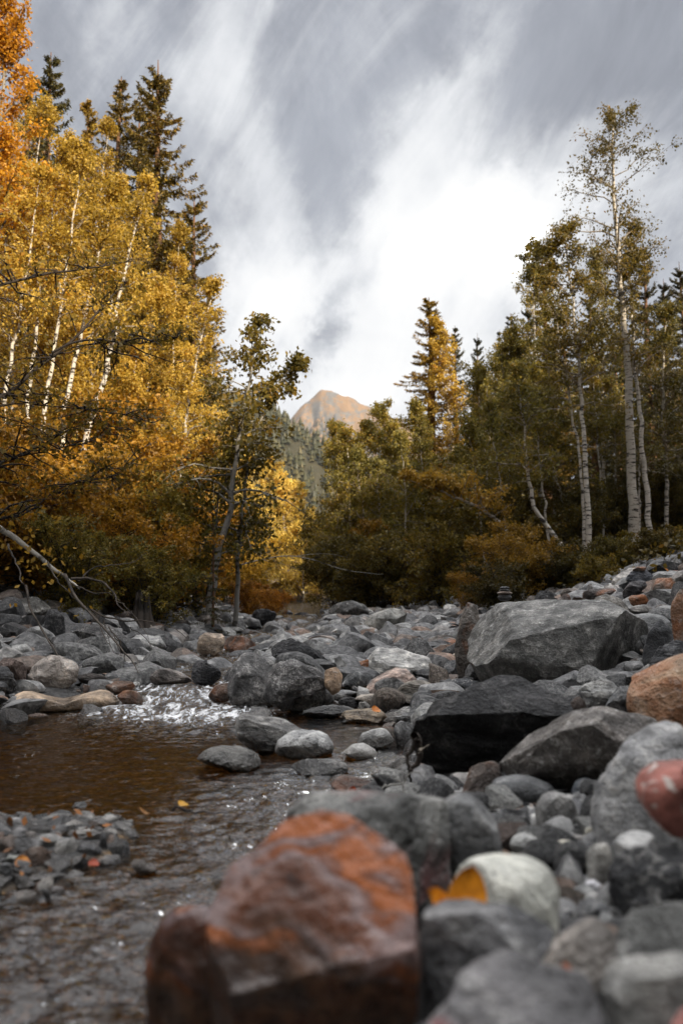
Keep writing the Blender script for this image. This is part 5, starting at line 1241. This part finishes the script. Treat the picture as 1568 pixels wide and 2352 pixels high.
for a in [('dark tangled bush behind the mossy bank boulder', 30, 1380, 11.5, 1, 1.0, (.62, .5, .35)), ('dark bush with yellow leaves above the fallen birch stem', 130, 1380, 12.5, 1, 1.05, (.7, .58, .4)), ('amber bush over the rotten stump', 300, 1380, 12.5, 1, .85, (.8, .62, .45)),
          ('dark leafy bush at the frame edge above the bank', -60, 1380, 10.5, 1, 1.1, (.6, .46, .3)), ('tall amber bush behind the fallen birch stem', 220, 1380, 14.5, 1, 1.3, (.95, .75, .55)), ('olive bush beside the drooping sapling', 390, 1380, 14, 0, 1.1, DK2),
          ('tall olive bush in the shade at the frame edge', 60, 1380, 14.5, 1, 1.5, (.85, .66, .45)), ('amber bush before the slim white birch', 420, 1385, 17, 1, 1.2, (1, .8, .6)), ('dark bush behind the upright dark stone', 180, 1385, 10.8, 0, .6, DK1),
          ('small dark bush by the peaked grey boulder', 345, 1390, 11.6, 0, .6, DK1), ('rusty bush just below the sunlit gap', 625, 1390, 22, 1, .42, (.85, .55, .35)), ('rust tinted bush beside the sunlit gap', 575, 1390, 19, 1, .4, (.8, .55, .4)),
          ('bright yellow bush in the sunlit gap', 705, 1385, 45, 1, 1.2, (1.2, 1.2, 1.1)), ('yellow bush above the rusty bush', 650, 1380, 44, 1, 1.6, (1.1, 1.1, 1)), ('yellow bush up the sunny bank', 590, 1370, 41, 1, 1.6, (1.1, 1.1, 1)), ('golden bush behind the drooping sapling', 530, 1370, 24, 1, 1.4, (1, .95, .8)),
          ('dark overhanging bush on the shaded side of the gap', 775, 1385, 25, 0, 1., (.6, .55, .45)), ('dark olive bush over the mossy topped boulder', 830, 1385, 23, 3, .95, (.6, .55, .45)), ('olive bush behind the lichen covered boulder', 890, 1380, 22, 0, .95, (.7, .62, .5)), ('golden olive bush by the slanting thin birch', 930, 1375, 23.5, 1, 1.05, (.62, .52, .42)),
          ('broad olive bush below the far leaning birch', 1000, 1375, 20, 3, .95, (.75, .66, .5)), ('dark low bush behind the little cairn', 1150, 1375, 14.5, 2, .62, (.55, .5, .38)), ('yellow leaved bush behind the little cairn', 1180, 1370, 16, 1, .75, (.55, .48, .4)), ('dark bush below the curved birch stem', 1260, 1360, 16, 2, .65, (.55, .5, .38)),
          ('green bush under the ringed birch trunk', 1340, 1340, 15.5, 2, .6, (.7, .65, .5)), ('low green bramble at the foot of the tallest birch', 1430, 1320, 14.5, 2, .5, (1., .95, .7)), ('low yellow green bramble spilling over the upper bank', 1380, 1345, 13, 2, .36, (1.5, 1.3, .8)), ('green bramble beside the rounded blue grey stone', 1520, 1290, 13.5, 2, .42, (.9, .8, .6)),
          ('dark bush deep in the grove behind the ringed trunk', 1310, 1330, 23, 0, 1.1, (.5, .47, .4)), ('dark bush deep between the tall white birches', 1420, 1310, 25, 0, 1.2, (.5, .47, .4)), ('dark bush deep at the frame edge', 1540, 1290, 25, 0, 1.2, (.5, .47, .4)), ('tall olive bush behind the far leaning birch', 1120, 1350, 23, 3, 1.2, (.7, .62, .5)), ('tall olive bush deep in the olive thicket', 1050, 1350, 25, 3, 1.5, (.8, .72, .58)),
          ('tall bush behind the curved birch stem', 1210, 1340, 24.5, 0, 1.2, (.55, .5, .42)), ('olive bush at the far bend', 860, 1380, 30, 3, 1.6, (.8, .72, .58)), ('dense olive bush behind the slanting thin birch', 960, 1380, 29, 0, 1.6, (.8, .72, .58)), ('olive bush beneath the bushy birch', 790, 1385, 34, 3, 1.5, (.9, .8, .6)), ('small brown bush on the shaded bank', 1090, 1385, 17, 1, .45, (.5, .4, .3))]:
    bush(*a)

# --- tree beyond the frame edge with dark limbs reaching into view
def limb_set(lst, Y, sides=6):
    A = Acc(); tips = []
    for pts, r, dY in lst:
        P = np.array([at(x, y, Y + dY * k / (len(pts) - 1)) for k, (x, y) in enumerate(pts)])
        T = resample(P, 16); s = np.linspace(0, 1, 16)
        T[1:] += np.cumsum(RG.normal(size=(15, 3)) * .008, 0)
        A.tube(T, r * (1 - .8 * s), sides); tips.append(T)
    return A, tips
def alder():
    Y = 8.
    lst = [([(-330, 1420), (-300, 1200), (-290, 950), (-260, 700)], .12, 0),
           ([(-290, 960), (-120, 950), (0, 910), (80, 840), (160, 775), (225, 705), (290, 640)], .038, 1),
           ([(120, 810), (170, 790), (250, 795), (320, 800), (400, 790)], .014, .5),
           ([(-270, 760), (-100, 690), (0, 660), (90, 635), (200, 618), (312, 598)], .026, 1),
           ([(-290, 1000), (-100, 1010), (0, 905), (60, 925), (160, 940), (280, 960), (350, 985)], .018, 1.5),
           ([(-300, 1150), (-100, 1080), (0, 1070), (100, 1030), (190, 985), (330, 1000)], .022, 1.5),
           ([(-300, 1180), (-60, 1110), (30, 1060), (130, 1040), (260, 1000)], .014, 1.),
           ([(-300, 1250), (-80, 1180), (40, 1190), (150, 1120), (260, 1100), (340, 1040)], .016, 1.5)]
    A, tips = limb_set(lst, Y)
    base = tips[0][0].copy(); base[2] = terr(base[0], base[1])[0] - .1
    o = tree_thing('alder_tree', 'dark alder reaching long bare limbs in from the frame edge', 'tree', 'lone broadleaf trees', base)
    rs = np.random.default_rng(77); br = Acc(); C = []
    for T in tips[1:]:
        C.append(grow(T, .02, .3, .6, 26, 6, 5, .075, rs, wood=br, el=(-20, 40), twigr=.003, top=.4, bare=.3, jit=.05))
    T0 = Acc(); 
    for k in range(len(A.V)):
        A.V[k] = A.V[k] - base
    for k in range(len(br.V)): br.V[k] = br.V[k] - base
    tr = Acc(); tr.V, tr.F, tr.n = A.V[:1], A.F[:1], len(A.V[0])
    n0 = len(A.V[0])
    lm = Acc(); lm.V = A.V[1:] + br.V; off = A.n - n0
    lm.F = [f - n0 for f in A.F[1:]] + [f + off for f in br.F]
    child('trunk', tr.mesh('trunk', M['dark_bark'], True, lm, M['dark_bark']), o, (.55, .52, .5))
    V, Fq = leaf_quads(np.concatenate(C) - base, .06, rs, .3)
    child('crown', mk_mesh('crown', V, Fq, M['leaf_olive'], False), o, (1., .8, .6))
alder()

def fallen():
    Y = 9.
    A, tips = limb_set([([(-60, 1160), (0, 1212), (60, 1250), (120, 1300), (165, 1328), (185, 1345)], .045, -1.2)], Y, 8)
    B, _ = limb_set([([(165, 1330), (210, 1338), (250, 1345), (266, 1362), (272, 1390), (300, 1420)], .016, -.6), ([(150, 1320), (170, 1350), (210, 1400), (260, 1450), (300, 1490), (330, 1530)], .017, -1.6),
                    ([(210, 1400), (240, 1420), (290, 1440), (340, 1442), (400, 1460), (430, 1480)], .010, -.5), ([(240, 1425), (243, 1460), (245, 1495)], .006, -.2), ([(250, 1440), (268, 1480), (285, 1530)], .007, -.3), ([(262, 1455), (285, 1500), (310, 1550)], .007, -.3),
                    ([(60, 1345), (68, 1390), (95, 1440), (130, 1490), (170, 1540), (205, 1560)], .013, -1.), ([(95, 1440), (115, 1470), (160, 1500), (205, 1500)], .007, -.4), ([(20, 1250), (40, 1300), (52, 1345), (66, 1372)], .011, -.6), ([(180, 1335), (220, 1300), (262, 1292), (310, 1290), (345, 1270)], .010, .6),
                    ([(166, 1340), (200, 1358), (250, 1370), (270, 1388)], .009, -.4), ([(110, 1290), (128, 1330), (160, 1362), (180, 1376)], .010, -.4), ([(265, 1380), (300, 1410), (330, 1460), (345, 1500)], .006, -.6), ([(300, 1440), (340, 1470), (380, 1500)], .005, -.2), ([(215, 1405), (235, 1450), (262, 1500), (300, 1560)], .006, -.5)], 7.8, 5)
    base = tips[0][-1].copy()
    o = tree_thing('fallen_birch', 'fallen birch stem with bare twigs hanging over the stones', 'tree', None, base)
    for k in range(len(A.V)): A.V[k] = A.V[k] - base
    for k in range(len(B.V)): B.V[k] = B.V[k] - base
    child('trunk', A.mesh('trunk', M['grey_bark'], True, B, M['dark_bark']), o, (1.3, 1.27, 1.2))
    c = np.concatenate([tips[0][6:13] + RG.normal(size=(7, 3)) * .2 for _ in range(14)])
    V, Fq = leaf_quads(c - base, .075, np.random.default_rng(3)); child('crown', mk_mesh('crown', V, Fq, M['leaf_gold'], False), o, (.9, .8, .7))
fallen()
A, tp = limb_set([([(545, 1300), (600, 1285), (660, 1276), (720, 1288), (790, 1310), (880, 1322)], .018, 2), ([(600, 1285), (650, 1300), (700, 1318)], .008, .5), ([(680, 1278), (740, 1275), (800, 1282)], .007, .5)], 17)
tag(link('bent_branch', A.mesh('bent_branch', M['grey_bark'])), 'long thin branch arching over the stream before the sunlit gap', 'branch')

# --- rotten stump, driftwood, sticks
def stump():
    h = at(325, 1372, 11.2); g = terr(h[0], h[1])[0]
    A = Acc(); rs = np.random.default_rng(9)
    for k in range(9):
        a = k * .7; r = .10 + .04 * rs.random()
        P = np.array([[1.6 * r * math.cos(a), 1.6 * r * math.sin(a), -.1], [r * math.cos(a), r * math.sin(a), .15], [r * .8 * math.cos(a), r * .8 * math.sin(a), .3 + .32 * rs.random()]])
        A.tube(resample(P, 6), np.linspace(.09, .018, 6), 6)
    o = tree_thing('tree_stump', 'splintered dark rotten stump on the bank', 'stump', None, (h[0], h[1], g))
    child('stump_wood', A.mesh('stump_wood', M['dark_bark']), o)
    B = Acc()
    for k in range(12):
        a = rs.uniform(3.5, 6.2); L_ = rs.uniform(.2, .5)
        B.tube(resample(np.array([[.1 * math.cos(a), .1 * math.sin(a), .12], [.3 * math.cos(a) * L_ * 2, .5 * math.sin(a) * L_, .02], [L_ * math.cos(a) * 1.4, L_ * math.sin(a), -.12]]), 6), np.linspace(.022, .005, 6), 4)
    child('root', B.mesh('root', M['grey_bark']), o, (1.2, 1.1, 1))
stump()
A, _ = limb_set([([(950, 1690), (962, 1712), (966, 1745), (958, 1785), (972, 1815)], .018, .1), ([(960, 1705), (952, 1740), (956, 1790), (962, 1805)], .012, .1)], 3.15)
tag(link('driftwood_root', A.mesh('driftwood_root', M['dark_bark'])), 'dark gnarled driftwood root at the lower end of the black slate slab', 'driftwood')
A, _ = limb_set([([(968, 1725), (964, 1745), (965, 1765), (966, 1782)], .004, 0)], 3.05)
tag(link('stick', A.mesh('stick', M['twig'])), 'short pale peeled twig hanging on the driftwood root', 'stick')
A, _ = limb_set([([(875, 1815), (910, 1790), (930, 1778), (948, 1785)], .005, 0), ([(910, 1790), (922, 1806), (940, 1812)], .003, 0)], 3.05)
tag(link('stick', A.mesh('stick', M['grey_bark'])), 'forked grey twig by the red leaves beside the driftwood root', 'stick')
A, _ = limb_set([([(395, 1862), (430, 1862), (470, 1858), (500, 1850)], .006, 0)], 2.9)
tag(link('stick', A.mesh('stick', M['dark_bark'])), 'dark stick washed up on the tip of the gravel bar', 'stick')

# --- fallen leaves
def leaf_thing(label, px, py, Y, size, color, tilt, name='fallen_leaf'):
    th = np.linspace(-1, 1, 9); V, Fq = [], []
    for i, t in enumerate(th):
        w = (1 - t * t) ** .6 * (.42 - .1 * t)
        for j, q in enumerate((-1, -.5, 0, .5, 1)):
            V.append((q * w, t * .5, .10 * abs(q) * (1 + .4 * math.sin(3 * t)) + .12 * t * t))
    for i in range(8):
        for j in range(4): a = i * 5 + j; Fq.append((a, a + 1, a + 6, a + 5))
    me = mk_mesh(name, np.array(V) * size, Fq, M['leaf_single'])
    o = link(name, me, None, at(px, py, Y), None, color); o.rotation_euler = tilt
    return tag(o, label, 'leaf', 'fallen autumn leaves')
def single_leaf():
    m, t, out = new_mat('leaf_single'); oi = t.new('ShaderNodeObjectInfo'); tc = t.new('ShaderNodeTexCoord')
    n = t.noise(tc.outputs['Object'], 40, 4, .6)
    col = t.mix(1, oi.outputs['Color'], t.ramp(n, [(.3, (.6, .5, .4)), (.7, (1.2, 1.2, 1.1))]), 'MULTIPLY')
    principled(t, out, col, .5, .3); return m
M['leaf_single'] = single_leaf()
leaf_thing('bright orange curled leaf leaning on the whitish egg stone', 1068, 2055, 1.36, .085, (.62, .24, .012), (1.1, .35, .3))
leaf_thing('second orange leaf lying flatter beside the curled one', 1012, 2088, 1.34, .07, (.58, .21, .012), (.75, -.3, 1.2))
leaf_thing('red leaf standing at the water edge near the driftwood root', 808, 1818, 3.2, 0.042, (.34, .06, .015), (1.0, .4, .2))
leaf_thing('orange brown leaf on the gravel bar among pebbles', 52, 1985, 2.45, 0.054, (.42, .17, .03), (.4, .2, .6))
leaf_thing('yellow leaf at the upper edge of the gravel bar', 130, 1898, 2.85, 0.054, (.5, .33, .05), (.4, .1, .3))
leaf_thing('beige curled leaf lying on the gravel bar', 150, 1918, 2.75, 0.051, (.45, .30, .17), (.3, .3, 1.3))
leaf_thing('brown leaf tangled with the sticks on the gravel bar', 330, 1868, 2.95, 0.054, (.2, .09, .02), (.4, .2, 1.5))
leaf_thing('dark red leaf lying between the pebbles of the bar', 215, 1985, 2.4, 0.036, (.28, .05, .02), (.3, .1, .4))
leaf_thing('rust leaf on the banded tan slab', 862, 1632, 5.2, .07, (.45, .16, .03), (.5, .1, .5))
leaf_thing('reddish leaf in the gap below the brownish grey stone', 1300, 2235, 1.2, .028, (.35, .10, .04), (.6, .2, .5))
leaf_thing('yellow leaf drowned in the pool near the gravel bar', 420, 1850, 3.0, 0.048, (.5, .28, .03), (.2, .1, .9))
def litter():
    n = 9000
    Y = np.exp(RG.uniform(math.log(1.6), math.log(28), n)); X = RG.uniform(-.5, .5, n) * (Y + 2.5)
    z = terr(X, Y); w = W(Y)
    bank = np.clip((z - w - .25) / .8, 0, 1) * np.where(Y > 8, 1, .25)
    bar = ((X < -.6) & (Y > 2) & (Y < 3.2) & (z > -.02)) * .5
    k = RG.random(n) < np.maximum(np.maximum(bank, bar), .02 * (z > w + .02))
    c = np.stack([X, Y, z + RG.uniform(.0, .09, n) * np.minimum(1, Y / 6)], 1)[k]
    V, Fq = leaf_quads(c, np.clip(c[:, 1:2] * .012, .028, .07)[:, 0][:, None] * np.ones((1, 1)), RG, .05, .6, 1.5)
    kind(link('leaf_litter', mk_mesh('leaf_litter', V, Fq, M['litter'], False), None, None, None, (1, 1, 1)), 'stuff')
litter()
def undergrowth():
    n = 60000
    Y = np.exp(RG.uniform(math.log(9), math.log(45), n)); X = RG.uniform(-.6, .6, n) * (Y + 2)
    z = terr(X, Y); w = W(Y)
    k = RG.random(n) < sstep(.5, 1.1, z - w) * (.25 + .75 * sstep(-.2, .4, vnoise(np.stack([X * .7, Y * .7, 0 * X], 1), 90)))
    h = RG.random(n) ** 1.8 * (.7 * np.clip(Y / 18, .45, 1.2))
    c = np.stack([X, Y, z + h], 1)[k]
    V, Fq = leaf_quads(c, .10, RG, .1, .6, 1.2)
    kind(link('undergrowth', mk_mesh('undergrowth', V, Fq, M['leaf_green'], False), None, None, None, (.85, .75, .6)), 'stuff')
undergrowth()


# ------------------------------------------------------------------ camera + render
cd = bpy.data.cameras.new('camera'); cam = bpy.data.objects.new('camera', cd); COL.objects.link(cam)
cam.location = (0, 0, CAMH); cam.rotation_euler = (rad(90) + PITCH, 0, 0)
cd.sensor_fit = 'VERTICAL'; cd.sensor_height = 36.; cd.lens = 36. * F / 2352.
cd.clip_start = .05; cd.clip_end = 9000
cd.dof.use_dof = True; cd.dof.focus_distance = 6.8; cd.dof.aperture_fstop = 1.9
SC.camera = cam
SC.view_settings.view_transform = 'Standard'; SC.view_settings.look = 'None'
SC.view_settings.exposure = .92; SC.view_settings.gamma = 1.
SC.render.engine = 'CYCLES'
cy_ = SC.cycles
cy_.use_denoising = True
cy_.max_bounces = 8; cy_.diffuse_bounces = 3; cy_.glossy_bounces = 3; cy_.transmission_bounces = 4; cy_.transparent_max_bounces = 12
cy_.sample_clamp_indirect = 6.
cy_.volume_bounces = 0
